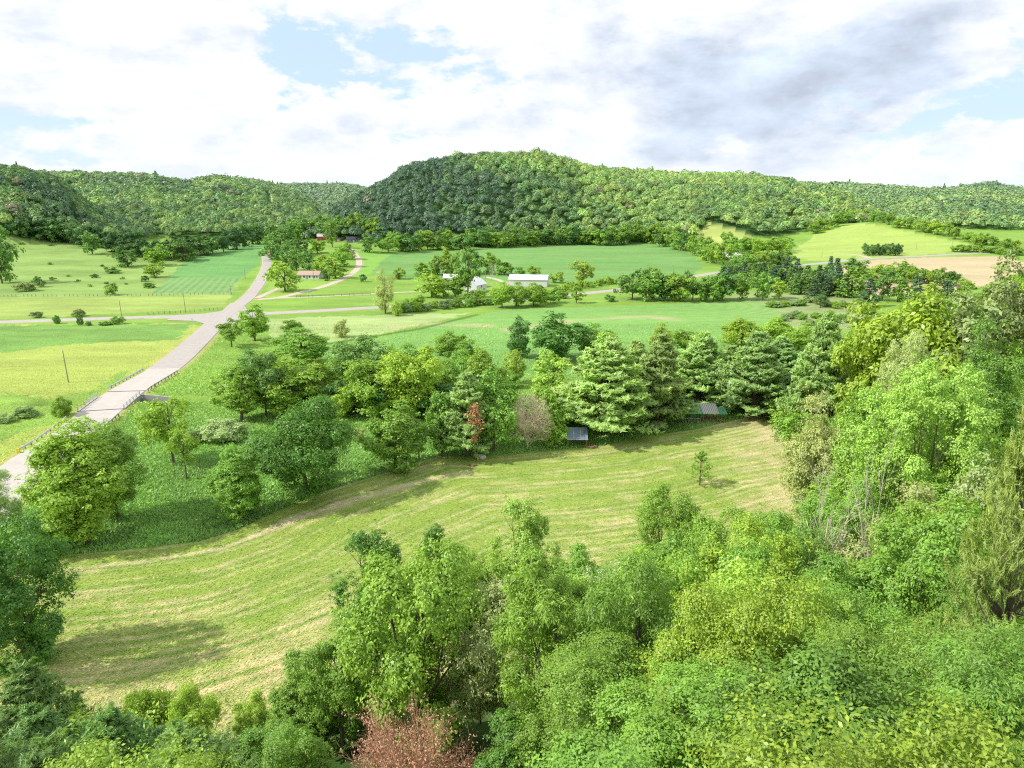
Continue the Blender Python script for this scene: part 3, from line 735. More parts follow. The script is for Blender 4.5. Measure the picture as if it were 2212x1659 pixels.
ribbon('road', MAIN[i_cut:], np.interp(_dw, [0, 70, 110, 180], [9.4, 8.2, 7.2, 6.6]), M['road'], 0.16)
ribbon('road_concrete', MAIN[:i_cut + 1], 9.4, M['road2'], 0.17)
ribbon('road_crossing', CROSS, 6.6, M['road'], 0.14)
ribbon('driveway_curved', D1, 4.2, M['gravel'], 0.12); ribbon('driveway_short', D2, 3.4, M['gravel'], 0.11)
ribbon('farm_track', D3, 2.6, M['gravel'], 0.10); ribbon('farm_yard_lane', D4, 3.2, M['gravel'], 0.10); ribbon('field_lane', D5, 4.0, M['gravel'], 0.1)
# junction corner fillets
jx, jy = ground(478, 683)
def fillet(name, pts):
    P = W(pts); me = bpy.data.meshes.new(name); V = [(x, y, float(height(x, y)) + .125) for x, y in P]
    me.from_pydata(V, [], [tuple(range(len(V)))]); me.materials.append(M['road']); o = link(name, me); o['kind'] = 'structure'
fillet('junction_apron', [(360, 692), (420, 694), (440, 699), (443, 712), (480, 712), (520, 692), (575, 682), (575, 674), (535, 672), (528, 660), (498, 655), (480, 672), (440, 678), (380, 681)])
# ------------------------------------------------------------------ ground sheet (fan grid, fine in front, reaches past the horizon ridges)
s1 = np.linspace(-0.80, 0.80, 760); s0 = np.linspace(-2.6, -0.81, 40); s2 = np.linspace(0.81, 2.6, 40)
ss = np.concatenate([s0, s1, s2])
pys = np.arange(1750, 470, -1.75); Yr = []
for py in pys:
    r = ray(CX, py); Yr.append(r[1] * (CH / -r[2]))
Yr = np.array(Yr)
yy = np.concatenate([np.linspace(-58, Yr[0] - 1, 40), Yr, np.geomspace(Yr[-1] * 1.01, 9000, 260)])
GX = ss[None, :] * (yy[:, None] + 60); GY = np.repeat(yy[:, None], len(ss), 1)
GZ = height(GX, GY)
GC = ground_col(GX, GY)
nr, nc = GX.shape
idx = np.arange(nr * nc).reshape(nr, nc)
quads = np.stack([idx[:-1, :-1], idx[:-1, 1:], idx[1:, 1:], idx[1:, :-1]], -1).reshape(-1, 4)
N = NT('ground_cover')
gc = N.n('ShaderNodeAttribute', _attribute_name='gcol').outputs['Color']
pos = N.n('ShaderNodeNewGeometry').outputs['Position']
n1 = N.noise(pos, 0.22, 6, .65); n2 = N.noise(pos, 1.9, 5, .7)
mp = N.n('ShaderNodeMapping', Vector=pos, Scale=(0.18, 0.8, 1)).outputs[0]; n3 = N.noise(mp, 0.5, 5, .65)
f = N.math('ADD', N.math('MULTIPLY', n1, .34), N.math('ADD', N.math('MULTIPLY', n2, .5), N.math('MULTIPLY', n3, .4)))
f = N.math('ADD', f, 0.38)
c = N.scale(gc, f)
c = N.mix(N.mapr(n2, .5, .75, 0, .45), c, N.mix(1.0, c, (1.25, 1.12, .8), 'MULTIPLY'))
bmp = N.n('ShaderNodeBump', Strength=0.7, Distance=0.35, Height=n2)
p = N.n('ShaderNodeBsdfPrincipled', Roughness=0.95, Normal=bmp.outputs[0]); N.t.links.new(c, p.inputs['Base Color'])
p.inputs['Specular IOR Level'].default_value = 0.1
M['ground'] = N.out(p.outputs[0])
gme = mesh_np('ground', np.stack([GX, GY, GZ], -1).reshape(-1, 3), quads, M['ground'], {'gcol': ('POINT', 'FLOAT_COLOR', GC.reshape(-1, 3))}, smooth=True)
gob = link('ground', gme); gob['kind'] = 'structure'
# ------------------------------------------------------------------ single trees of the valley: kind, base x, base y, width, height, tint, label
TREES = [
 # around the junction and the road
 ('airy', 500, 750, 60, 62, 'grn', 'small light green tree on the right verge just below the road junction'),
 ('tall', 551, 737, 62, 78, 'yel', 'yellow-green bushy tree right beside the small tree below the junction'),
 ('round', 650, 788, 116, 80, 'mid', 'wide olive-green tree standing alone between junction trees and the grove'),
 ('bush', 740, 728, 34, 36, 'pale', 'pale yellowish shrub alone on the light grass beside the green ditch'),
 ('bush', 628, 716, 46, 24, 'grn', 'low ragged shrub behind the wide olive-green tree'),
 # near left bank
 ('vase', 256, 1118, 106, 188, 'mid', 'large green tree hiding the road, darker right-hand one of the touching pair'),
 ('cone', 190, 1175, 172, 242, 'yel', 'large yellow-green tree with dense layered foliage in front of the concrete road'),
 ('airy', 374, 1000, 112, 138, 'yel', 'slim-trunked yellow-green tree beside the bridge rail with a bare lower stem'),
 ('airy', 403, 1036, 64, 108, 'yel', 'thin young tree with a bare leaning stem right of the slim-trunked bridge tree'),
 ('willow', 2, 1175, 96, 165, 'pale', 'pale feathery tree cut by the left edge beside the concrete road'),
 ('bush', 40, 1215, 130, 70, 'grn', 'low green thicket at the left edge of the mowed meadow'),
 ('bush', 485, 948, 94, 42, 'pale', 'pale spreading shrub in the tall grass above the big dark round tree'),
 ('bush', 420, 955, 40, 26, 'grey', 'grey-green low shrub between the bridge trees and the pale shrub'),
 ('bush', 775, 952, 30, 26, 'pale', 'small whitish bush in the shade beside the big round tree'),
 ('bush', 620, 1010, 34, 26, 'grn', 'small green bush under the left side of the big round tree'),
 ('umbrella', 665, 1068, 218, 195, 'emer', 'big dark green round-headed tree with a bare trunk at the meadow edge'),
 ('cone', 515, 1120, 106, 148, 'mid', 'shaggy yellow-green bushy tree at the bend of the meadow edge'),
 ('round', 62, 1438, 212, 270, 'emer', 'large dark blue-green tree at the left frame edge standing on the mowed meadow'),
 # middle grove
 ('umbrella', 575, 899, 92, 132, 'dark', 'dark leaning tree with visible stem at the left end of the grove'),
 ('tall', 520, 907, 98, 118, 'yel', 'yellow-green tree forming the left corner of the grove'),
 ('round', 545, 850, 90, 90, 'dark', 'blue-green tree behind the left corner of the grove'),
 ('round', 640, 893, 128, 112, 'yel', 'broad yellow-green crown directly above the big round tree'),
 ('round', 700, 880, 90, 95, 'yel', 'yellow-green tree on the right flank of the broad grove crown'),
 ('vase', 790, 872, 122, 140, 'dark', 'tall dark-topped tree rising at the back of the grove'),
 ('round', 812, 900, 118, 122, 'mid', 'full mid-green tree in the middle of the grove'),
 ('vase', 890, 907, 128, 146, 'yel', 'large yellow-green tree with dark limbs in the grove centre'),
 ('round', 960, 872, 92, 96, 'mid', 'green tree in the back row of the grove right of centre'),
 ('round', 1045, 872, 96, 116, 'yel', 'light round-topped tree at the right end of the grove back row'),
 ('tall', 1112, 828, 46, 72, 'yel', 'small pale yellow-green tree in the gap right of the grove'),
 ('tall', 1120, 772, 50, 85, 'dark', 'dark upright oval tree in the crop field edge'),
 ('round', 1212, 778, 122, 96, 'emer', 'wide blue-green tree with drooping leaves at the crop field edge'),
 ('round', 1292, 772, 78, 70, 'mid', 'dense green tree touching the wide blue-green tree on its right'),
 ('bush', 973, 766, 62, 48, 'grn', 'ragged dark shrub at the field side of the grove'),
 ('bush', 1005, 770, 62, 34, 'mid', 'low rounded shrub right of the ragged dark shrub behind the grove'),
 ('tall', 853, 1016, 112, 140, 'grn', 'airy bright green tree with a thin pale trunk at the meadow edge'),
 ('airy', 905, 992, 52, 78, 'grn', 'thin sapling right of the airy bright green tree'),
 ('cone', 955, 985, 66, 134, 'grn', 'narrow bright green tree beside the browning pine'),
 ('round', 1067, 975, 112, 168, 'grn', 'lush green tree between the browning pine and the bare brown tree'),
 ('cone', 1186, 962, 66, 118, 'grn', 'small dense evergreen left of the solar panel shelter'),
 ('tall', 1193, 880, 84, 116, 'lime', 'bright yellow tree behind the bare brown tree'),
 ('bush', 1098, 838, 60, 30, 'grn', 'low green bush in the gap between grove and wide blue-green tree'),
 ('tall', 1425, 770, 50, 70, 'yel', 'bright green upright tree behind the tall meadow pines'),
 ('round', 1480, 762, 60, 50, 'mid', 'small round tree right of the upright tree behind the meadow pines'),
 ('round', 1600, 752, 86, 62, 'yel', 'rounded yellow-green tree at the end of the curved crop rows'),
 ('round', 1668, 748, 82, 60, 'yel', 'yellow-green tree right of the one at the end of the curved crop rows'),
 ('round', 1725, 760, 70, 60, 'mid', 'green tree tucked behind the tallest pale pine'),
 ('pine', 1010, 985, 112, 172, 'pine', 'white pine with an orange dead branch in the grove front'),
 ('pine', 1305, 938, 178, 205, 'pine', 'broad blue-green pine, the biggest one above the solar panel shelter'),
 ('pine', 1418, 918, 128, 190, 'pine', 'tall pine right of the biggest pine beside the green roofed shelter'),
 ('pine', 1508, 876, 124, 152, 'pine', 'feathery pine rising behind the green roofed shelter'),
 ('pine', 1625, 897, 138, 172, 'pine', 'spreading pine with dark lower limbs right of the green roofed shelter'),
 ('pine', 1370, 870, 90, 130, 'pine', 'pine half hidden between the two largest pines'),
 ('pine', 1570, 860, 90, 110, 'pine', 'pine tucked behind between the shelter pines'),
 ('sapling', 1511, 1048, 58, 72, 'mid', 'lone pine sapling on the mowed hay at the right of the meadow'),
 # left pasture and fields
 ('round', 6, 612, 66, 116, 'dark', 'dark grey-green tree cut by the left edge on the pasture'),
 ('round', 86, 620, 24, 23, 'dark', 'small dark round bush at the foot of the left pasture'),
 ('bush', 55, 628, 46, 18, 'grey', 'grey scrub patch left of the small dark pasture bush'),
 ('bush', 241, 637, 30, 26, 'lime', 'bright yellow-green bush at the bottom of the pasture'),
 ('tall', 200, 549, 38, 47, 'dark', 'upright tree against the wood at the top of the pasture'),
 ('round', 275, 576, 50, 42, 'dark', 'spreading dark tree alone on the upper pasture'),
 ('round', 336, 573, 52, 43, 'grn', 'wide tree at the top corner of the crop rows'),
 ('round', 335, 599, 42, 29, 'yel', 'light round tree below the wide tree at the crop corner'),
 ('bush', 313, 608, 18, 12, 'dark', 'tiny dark bush below the light round pasture tree'),
 ('round', 395, 563, 66, 44, 'dark', 'dark broad tree where the pasture meets the wood'),
 ('bush', 322, 622, 26, 12, 'grn', 'scrub on the edge of the left crop rows'),
 ('bush', 245, 590, 30, 9, 'dark', 'flat dark scrub in the middle of the pasture'),
 ('bush', 205, 600, 16, 9, 'dark', 'tiny scrub left of the flat dark pasture scrub'),
 ('bush', 566, 553, 15, 10, 'grn', 'small bush beside the road where it disappears'),
 ('bush', 80, 686, 24, 13, 'grey', 'grey-green bush behind the cross road at far left'),
 ('bush', 172, 683, 26, 15, 'grey', 'grey-green bush behind the cross road beside the fence'),
 ('bush', 124, 699, 15, 18, 'grn', 'small green bush on the near side of the cross road at left'),
 ('bush', 174, 702, 13, 21, 'dark', 'narrow dark bush on the near side of the cross road'),
 ('bush', 192, 703, 14, 9, 'dark', 'very low bush right of the narrow dark roadside bush'),
 ('bush', 255, 700, 26, 16, 'grn', 'round green bush by the utility pole at the cross road'),
 ('bush', 228, 702, 26, 8, 'grn', 'low scrub left of the round green bush at the utility pole'),
 ('bush', 54, 902, 48, 24, 'grey', 'grey-green mound of shrub in the yellow field'),
 ('bush', 11, 912, 40, 16, 'grey', 'low grey shrub at the left edge of the yellow field'),
 ('bush', 134, 899, 40, 41, 'yel', 'small yellow-green tree-like bush in the yellow field by the bridge approach'),
 # houses and hedges
 ('round', 615, 629, 66, 62, 'yel', 'round yellow-green tree left of the low white house with pinkish roof'),
 ('round', 725, 601, 54, 43, 'lime', 'bright round tree right of the low white house'),
 ('bush', 706, 607, 18, 24, 'dark', 'small dark cone bush on the lawn beside the low white house'),
 ('round', 698, 594, 48, 42, 'yel', 'yellow-green tree behind the low white house at its right'),
 ('round', 588, 562, 46, 46, 'dark', 'dark tree at the left end of the copse above the road'),
 ('round', 618, 572, 48, 42, 'dark', 'second dark tree in the copse above the low white house'),
 ('round', 640, 584, 46, 50, 'dark', 'dark tree directly behind the low white house'),
 ('round', 668, 588, 44, 46, 'dark', 'dark tree right behind the roof of the low white house'),
 ('round', 605, 545, 56, 42, 'dark', 'big dark tree at the back of the copse'),
 ('round', 645, 552, 50, 36, 'dark', 'dark tree at the back of the copse near the red barn'),
 ('tall', 686, 547, 36, 30, 'grn', 'green tree in front of the red barn'),
 ('round', 735, 576, 50, 42, 'mid', 'green tree in the bend of the curved driveway'),
 ('round', 752, 560, 36, 34, 'grn', 'green tree at the inner side of the curved driveway top'),
 ('tall', 718, 534, 26, 54, 'grn', 'tall narrow poplar between the red barn and the dark house'),
 ('tall', 650, 520, 34, 42, 'grn', 'tall light tree left of the red barn'),
 ('tall', 632, 518, 26, 40, 'grn', 'slender tree left of the tall light tree by the red barn'),
 ('round', 798, 545, 40, 38, 'dark', 'round dark tree right of the dark grey house'),
 ('bush', 785, 609, 16, 16, 'dark', 'small shrub on the open grass right of the curved driveway'),
 ('willow', 832, 677, 44, 94, 'pale', 'tall pale silvery willow standing by the cross road'),
 ('bush', 858, 682, 22, 31, 'lime', 'narrow bright yellow bush right of the silvery willow'),
 ('bush', 880, 668, 36, 22, 'grn', 'green bush behind the narrow yellow bush'),
 ('round', 862, 603, 32, 24, 'yel', 'round small tree at the near edge of the green field'),
 ('round', 915, 598, 46, 31, 'yel', 'left end tree of the clump behind the white farmhouse'),
 ('round', 945, 594, 44, 40, 'mid', 'second tree from left in the clump behind the white farmhouse'),
 ('round', 975, 592, 50, 52, 'yel', 'tallest light tree of the clump behind the white farmhouse'),
 ('round', 1025, 592, 48, 52, 'dark', 'dark tree in the clump above the white farmhouse'),
 ('round', 1062, 592, 44, 46, 'mid', 'tree right of the dark tree above the white farmhouse'),
 ('bush', 1090, 594, 40, 26, 'grn', 'low tree tapering off right of the farmhouse clump'),
 ('airy', 1010, 645, 66, 104, 'grn', 'tall open tree with thin trunk in front of the white farmhouse'),
 ('tall', 985, 646, 46, 46, 'grn', 'dark green tree left in front of the white farmhouse'),
 ('round', 932, 642, 68, 50, 'yel', 'broad yellow-green tree left of the white farmhouse'),
 ('round', 905, 660, 34, 22, 'mid', 'small tree right of the silvery willow behind the hedge'),
 ('tall', 1040, 652, 18, 28, 'yel', 'small yellow-green tree at the right corner of the farmhouse garden'),
 ('round', 958, 640, 44, 38, 'mid', 'green tree between the broad yellow-green tree and the farmhouse'),
 ('dense', 1020, 652, 34, 26, 'grn', 'low green tree under the white gabled wing'),
 ('dense', 988, 628, 40, 36, 'mid', 'tree hiding the left front of the white farmhouse'),
 ('round', 1085, 665, 50, 53, 'yel', 'left tree of the roadside trio before the white metal shed'),
 ('round', 1115, 663, 48, 54, 'mid', 'middle tree of the roadside trio before the white metal shed'),
 ('round', 1152, 661, 58, 50, 'yel', 'right tree of the roadside trio before the white metal shed'),
 ('bush', 1190, 655, 40, 28, 'mid', 'brownish-green shrub right of the roadside trio'),
 ('tall', 1245, 655, 30, 42, 'yel', 'small upright roadside tree where the road reappears'),
 ('round', 1256, 612, 50, 48, 'lime', 'bright yellow round tree at the edge of the green field'),
 ('bush', 1201, 611, 33, 23, 'lime', 'round yellow-green bush right of the white metal shed'),
 ('round', 1155, 597, 32, 23, 'yel', 'round tree behind the roof of the white metal shed'),
 ('bush', 1122, 595, 28, 17, 'grn', 'low green bush behind the left end of the white metal shed'),
 ('bush', 1318, 651, 26, 14, 'dark', 'round dark bush in the field right of the upright roadside tree'),
 ('bush', 1330, 633, 11, 9, 'dark', 'tiny bush on the near verge of the road'),
 ('round', 1850, 600, 54, 42, 'dark', 'dark round-topped tree standing before the brown ploughed field'),
 ('round', 1840, 642, 74, 64, 'grn', 'broad blue-green tree right of the spruce plantation'),
 ('spruce', 1874, 662, 42, 64, 'spr', 'single dark spruce in front of the broad blue-green tree'),
 ('airy', 1772, 665, 27, 34, 'dark', 'small dark tree among the willow shrubs of the marsh'),
 ('round', 1905, 650, 46, 50, 'dark', 'dark tree right of the single dark spruce'),
 ('round', 1938, 652, 46, 56, 'grn', 'green tree before the brown field, second right of the dark spruce'),
 ('spruce', 1975, 657, 40, 66, 'spr', 'dark spruce between broadleaf trees below the brown field'),
 ('round', 2005, 652, 46, 38, 'yel', 'low yellow-green tree right of the lower dark spruce'),
 ('spruce', 2043, 647, 38, 44, 'spr', 'spruce at the right below the brown field near the slope wood'),
 ('round', 2080, 640, 50, 36, 'mid', 'green tree right of the last spruce below the brown field'),
 ('bush', 1874, 678, 32, 16, 'grn', 'low bush at the foot of the single dark spruce'),
]
fb = {}
for k_, bx, by, w, h, tint, lab in TREES:
    grp = None
    if bx > 900 and by < 700 or k_ == 'spruce': pass
    fb[lab] = tp(k_, bx, by, w, h, tint, lab)
def rowtrees(pts, n, kinds, w, h, tints, label, group, jx=6, jy=3, **kw):
    """countable look-alike trees along a line of photo points"""
    xs = [p[0] for p in pts]; ys = [p[1] for p in pts]
    for i in range(n):
        x = xs[0] + (xs[-1] - xs[0]) * (i + random.uniform(-.3, .3)) / max(n - 1, 1); y = float(np.interp(x, xs, ys)) + random.uniform(-jy, jy)
        kk = random.choice(kinds); kw2 = dict(kw); kw2.setdefault('name', 'hedgerow_tree' if kk in ('round', 'tall') else None); tp(kk, x + random.uniform(-jx, jx) * .3, y, w * random.uniform(.8, 1.25), h * random.uniform(.8, 1.2), random.choice(tints), label, group, **kw2)
rowtrees([(590, 885), (700, 895), (860, 900), (1060, 900)], 16, ['dense', 'round'], 78, 70, ['mid', 'grn', 'dark', 'yel'], 'understory tree filling the gaps of the grove above the big round tree', 'understory trees of the grove', jy=22)
rowtrees([(600, 850), (800, 840), (1000, 845)], 8, ['round'], 84, 78, ['mid', 'grn', 'yel'], 'back tree of the grove facing the crop field', 'back trees of the grove', jy=10)
rowtrees([(1130, 930), (1250, 905), (1400, 890), (1600, 880), (1700, 850)], 10, ['dense', 'pine'], 84, 90, ['grn', 'pine', 'mid'], 'tree filling in behind the meadow pines', 'trees behind the meadow pines', jy=12)
rowtrees([(838, 543), (1039, 535), (1240, 529), (1410, 526)], 42, ['dense'], 42, 37, ['dark', 'grn', 'dark'], 'shaded green tree in the tree line along the top of the centre green field', 'tree line above the centre green field')
rowtrees([(1420, 527), (1470, 540), (1530, 562), (1560, 575)], 12, ['dense'], 44, 42, ['dark', 'mid', 'grn'], 'dark tree in the belt between the centre green field and the grey roofs', 'tree belt left of the grey farm roofs')
rowtrees([(1570, 543), (1640, 548), (1700, 545)], 9, ['dense'], 40, 34, ['grn', 'yel', 'mid'], 'leafy tree in the belt behind the grey farm roofs', 'tree belt behind the grey farm roofs')
rowtrees([(1620, 580), (1700, 572)], 5, ['round', 'bush'], 34, 30, ['yel', 'grn'], 'yellow-green tree between the grey farm roofs and the plantation', 'trees right of the grey farm roofs')
rowtrees([(1370, 646), (1440, 650), (1560, 650)], 10, ['dense', 'round'], 54, 58, ['dark', 'grn', 'grn'], 'tall blue-green tree in the row hiding the road bend', 'tree row hiding the road bend', jx=10)
rowtrees([(1597, 645), (1647, 648)], 2, ['round'], 46, 56, ['grn'], 'round-headed tree on the marsh edge before the spruce plantation', 'pair of round-headed trees before the plantation', jx=1)
tp('round', 1682, 645, 36, 43, 'yel', 'smaller light tree right of the two round-headed marsh trees')
rowtrees([(868, 676), (960, 665), (1060, 660)], 12, ['bush'], 26, 17, ['grn', 'mid', 'grey'], 'hedge shrub along the cross road below the white farmhouse', 'hedge shrubs along the cross road')
rowtrees([(1215, 628), (1290, 620), (1350, 610)], 11, ['bush'], 20, 15, ['grn', 'mid', 'yel'], 'hedge shrub between the green field and the road', 'hedge shrubs between field and road')
rowtrees([(1160, 640), (1215, 645)], 5, ['bush'], 26, 18, ['grn', 'mid'], 'shrub behind the roadside trio of trees', 'shrubs by the shed', jy=4)
rowtrees([(1670, 662), (1740, 655), (1830, 664)], 14, ['bush'], 24, 13, ['grey', 'mid'], 'low willow shrub spread across the marsh', 'low willow shrubs in the marsh', jy=5)
rowtrees([(1690, 690), (1850, 700)], 12, ['bush'], 26, 14, ['grey', 'grn'], 'low scrub bush at the near side of the marsh', 'scrub at the near side of the marsh', jy=9)
rowtrees([(1868, 551), (1940, 549)], 15, ['round'], 17, 22, ['dark', 'deep'], 'dark pine in the clump on the bright rolling field', 'pine clump on the bright rolling field', jy=3, name='pine_tree')
rowtrees([(1560, 610), (1700, 600), (1760, 615), (1815, 600)], 22, ['spruce'], 26, 40, ['spr', 'bpine'], 'dark spruce in the back rows of the plantation', 'back rows of the spruce plantation', jy=8)
rowtrees([(1640, 622), (1740, 640), (1820, 640)], 18, ['spruce'], 30, 48, ['spr', 'bpine'], 'dark spruce in the front rows of the plantation', 'front rows of the spruce plantation', jy=5)
rowtrees([(1580, 590), (1680, 575)], 6, ['round'], 34, 32, ['dark', 'grn'], 'broadleaf tree behind the left end of the plantation', 'broadleaf trees behind the plantation')
rowtrees([(1890, 610), (2060, 612)], 11, ['round'], 40, 34, ['dark', 'yel', 'mid'], 'tree in the belt along the bottom of the brown field', 'tree belt below the brown field', jy=6)
rowtrees([(1760, 505), (1830, 478), (1880, 480), (1990, 500), (2100, 525), (2190, 540)], 22, ['round'], 26, 24, ['mid', 'grn', 'yel'], 'light green tree along the upper rim of the bright rolling field', 'trees along the rim of the bright field')
rowtrees([(2070, 545), (2200, 552)], 9, ['bush'], 28, 14, ['mid', 'grn'], 'roadside bush right of the bright rolling field', 'roadside bushes right of the bright field')
rowtrees([(30, 508), (120, 520), (262, 545), (330, 560), (400, 552), (460, 548), (560, 528)], 34, ['dense'], 44, 38, ['deep', 'dark', 'deep'], 'dark tree along the wood edge at the top of the left pasture', 'wood edge above the left pasture', jy=3)
rowtrees([(585, 528), (640, 520), (700, 508), (830, 512)], 18, ['dense'], 42, 40, ['dark', 'grn'], 'tree at the wood edge behind the red barn and the dark house', 'wood edge behind the barn')
for i in range(16):
    px, py = random.uniform(20, 300), random.uniform(522, 640)
    if py > 520 + px * .08: tp('bush', px, py, random.uniform(7, 16), random.uniform(4, 8), random.choice(['mid', 'grn']), 'low dark scrub bush dotted over the left pasture', 'scrub dotted over the left pasture', lod=3)
# ------------------------------------------------------------------ dead trees
def dead(bx, by, w, h, label, name='dead_tree', top=None, cat='dead tree', **kw):
    if top: # standing by its top point at distance Y
        px, py, Y = top; r = ray(px, py); X = r[0] * Y / r[1]; zt = CH + r[2] * Y / r[1]; Z = float(height(X, Y)); H = zt - Z; s = (Y * CP - (zt - CH) * SP) / F
    else:
        X, Y = ground(bx, by); Z = float(height(X, Y)); s = (Y * CP - (Z - CH) * SP) / F; H = h * s * 1.04
    tw, lf, H0, W0 = dead_proto(int(w * 7 + (bx or px)), **kw)
    e = thing(name, label, cat, (X, Y, Z), random.uniform(0, 6))
    e.scale = (w * s / W0, w * s / W0, H / H0)
    link('branches', tw, e)
    if lf: link('dead_leaves', lf, e)
    return e
dead(1140, 970, 100, 122, 'bare brown round tree with dense dead twigs left of the solar panel shelter', n1=60, n2=16, n3=8, ball=True, thick=.36)
dead(1063, 622, 16, 70, 'bare grey snag standing right of the white farmhouse', n1=10, n2=5, n3=3, ball=False, mat='snag')
dead(0, 0, 260, 0, 'rust-brown dead tree with withered leaves at the bottom of the picture', top=(868, 1550, 36), n1=44, n2=16, n3=9, ball=False, mat='rust', leafmat='rust', nl=9000, thick=.6)
dead(0, 0, 150, 0, 'leafless grey snag poking out of the right wood, left one', top=(1800, 1000, 60), n1=16, n2=8, n3=4, ball=False, mat='snag', thick=.9)
dead(0, 0, 120, 0, 'leafless pale snag poking out of the right wood, right one', top=(1905, 985, 60), n1=16, n2=8, n3=4, ball=False, mat='snag', thick=.9)
dead(0, 0, 60, 0, 'thin grey dead stem low in the right wood below the two snags', top=(1835, 1130, 56), n1=12, n2=6, n3=3, ball=False, mat='snag', thick=.8)
# orange dead bough on the grove pine (a part of that pine)
pr = fb['white pine with an orange dead branch in the grove front']
r_ = np.random.default_rng(5); n = 1500
n = 800; q = r_.random(n); c = np.stack([1.3 + r_.normal(size=n) * (.25 + .75 * np.sin(q * 3)) * .55, -3.1 + np.clip(r_.normal(size=n), -1.2, 1.2) * .4, 4.2 + q * 6.6], 1)
V, Fq = leaves(c, rdir(n, r_), rdir(n, r_) + [0, 0, .6], np.full(n, .52), np.full(n, .2))
ob = link('dead_bough', mesh_np('dead_bough', V, Fq, M['orange'], {'lv': ('FACE', 'FLOAT', r_.random(n))}), pr)
pr.rotation_euler = (0, 0, 0)
tag(ob, 'orange dead bough hanging on the green pine', None)
# ------------------------------------------------------------------ near wood: trees given by the point where their top shows
def tt(kind, px, py, Y, w, tint, label, group=None, **kw):
    r = ray(px, py); X = r[0] * Y / r[1]; zt = CH + r[2] * Y / r[1]; Z = float(height(X, Y)); s = (Y * CP - (zt - CH) * SP) / F
    return put(kind, X, Y, max(zt - Z, 2.5), w * s, tint, label, group, **kw)
NEAR = [
 ('tall', 800, 1150, 60, 150, 'emer', 'dark blue-green tree at the upper left tip of the near wood'),
 ('tall', 935, 1140, 62, 95, 'emer', 'small dark glossy tree poking up over the meadow behind the olive tree'),
 ('round', 1002, 1180, 62, 70, 'grn', 'low bluish tree top right of the small dark glossy tree'),
 ('round', 900, 1195, 48, 320, 'mid', 'very large olive-green tree at the centre bottom'),
 ('round', 1030, 1215, 54, 160, 'yel', 'olive-yellow tree between the large olive tree and the emerald ash'),
 ('tall', 1130, 1083, 66, 128, 'lime', 'bright lime-green tree standing up against the mowed meadow'),
 ('ash', 1195, 1205, 40, 250, 'grn', 'emerald feathery ash tree at the bottom centre'),
 ('tall', 1250, 1185, 56, 150, 'grn', 'green tree right behind the emerald ash'),
 ('ash', 1385, 1200, 38, 290, 'mid', 'olive-green drooping tree right of the emerald ash'),
 ('round', 1452, 1060, 76, 136, 'grn', 'dark green round tree at the meadow edge left of the right wood'),
 ('round', 1560, 1110, 66, 170, 'grn', 'bright green tree filling the corner between meadow and right wood'),
 ('round', 1690, 1130, 60, 180, 'grn', 'leafy green tree in front of the two leafless snags'),
 ('bush', 545, 1505, 54, 88, 'lime', 'yellow-green round bush at the lower meadow edge'),
 ('bush', 400, 1490, 50, 110, 'lime', 'ragged lime shrub at the lower meadow edge left of the round bush'),
 ('bush', 300, 1500, 50, 130, 'yel', 'wide yellow-green shrub above the lower left pines'),
 ('pine', 50, 1440, 46, 230, 'bpine', 'blue-green pine filling the lower left corner'),
 ('pine', 230, 1540, 38, 230, 'bpine', 'shaggy dark pine with pale candles at the bottom left'),
 ('pine', 380, 1570, 36, 210, 'bpine', 'low dark pine left of the rust-brown tree, near the bottom edge'),
 ('pine', 120, 1600, 34, 210, 'bpine', 'pine at the very bottom left between its larger neighbours'),
 ('tall', 640, 1420, 52, 130, 'grn', 'fresh green slope tree at the left flank of the near wood'),
 ('round', 590, 1560, 42, 180, 'grn', 'bushy green tree left of the rust-brown dead tree'),
 ('round', 720, 1330, 50, 150, 'grn', 'light green tree below the dark blue-green tip tree'),
 ('round', 625, 1600, 37, 150, 'grn', 'teal green tree just left of the rust-brown dead tree'),
 ('tall', 1110, 1560, 36, 180, 'emer', 'dark green tree just right of the rust-brown dead tree'),
 ('pine', 2290, 800, 26, 330, srgb(172, 196, 110, .98), 'near pine whose candle-tipped boughs reach in from the right edge'),
 ('pale', 2120, 640, 118, 185, 'grey', 'tall aspen with a white trunk near the right edge'),
 ('pale', 2185, 562, 128, 150, 'grey', 'highest pale tree top at the right edge under the skyline'),
 ('round', 1990, 640, 124, 240, 'yel', 'wide yellow-green tree on the upper rim of the right wood'),
 ('pine', 1792, 680, 142, 130, 'pine', 'tallest pale pine at the upper left of the right wood'),
 ('pine', 1690, 730, 168, 110, 'pine', 'pale pine left of the tallest pale pine'),
 ('pine', 1735, 780, 162, 115, 'pine', 'pine below the tallest pale pine'),
 ('round', 1890, 662, 132, 130, 'yel', 'yellow-green tree between the tallest pine and the wide rim tree'),
 ('tall', 1712, 850, 152, 100, 'mid', 'grey-green tree at the upper edge of the meadow right of the spreading pine'),
 ('round', 1790, 860, 92, 150, 'pale', 'pale silvery tree in the middle of the right wood'),
 ('round', 1935, 850, 74, 200, 'lime', 'bright pale-leaved tree with flower sprays in the right wood'),
 ('round', 2050, 790, 66, 200, 'lime', 'bright yellow-green tree left of the near pine'),
 ('airy', 1730, 890, 128, 105, 'mid', 'leaning open tree overhanging the meadow at right'),
 ('tall', 1795, 940, 106, 115, 'grn', 'grey-green willow-like tree at the meadow right edge'),
 ('pale', 1975, 720, 96, 110, 'pale', 'silver-leaved tree beside the white-trunked aspen'),
 ('round', 2150, 700, 90, 150, 'grn', 'green tree just below the white trunk of the aspen'),
]
for row in NEAR:
    tt(*row)
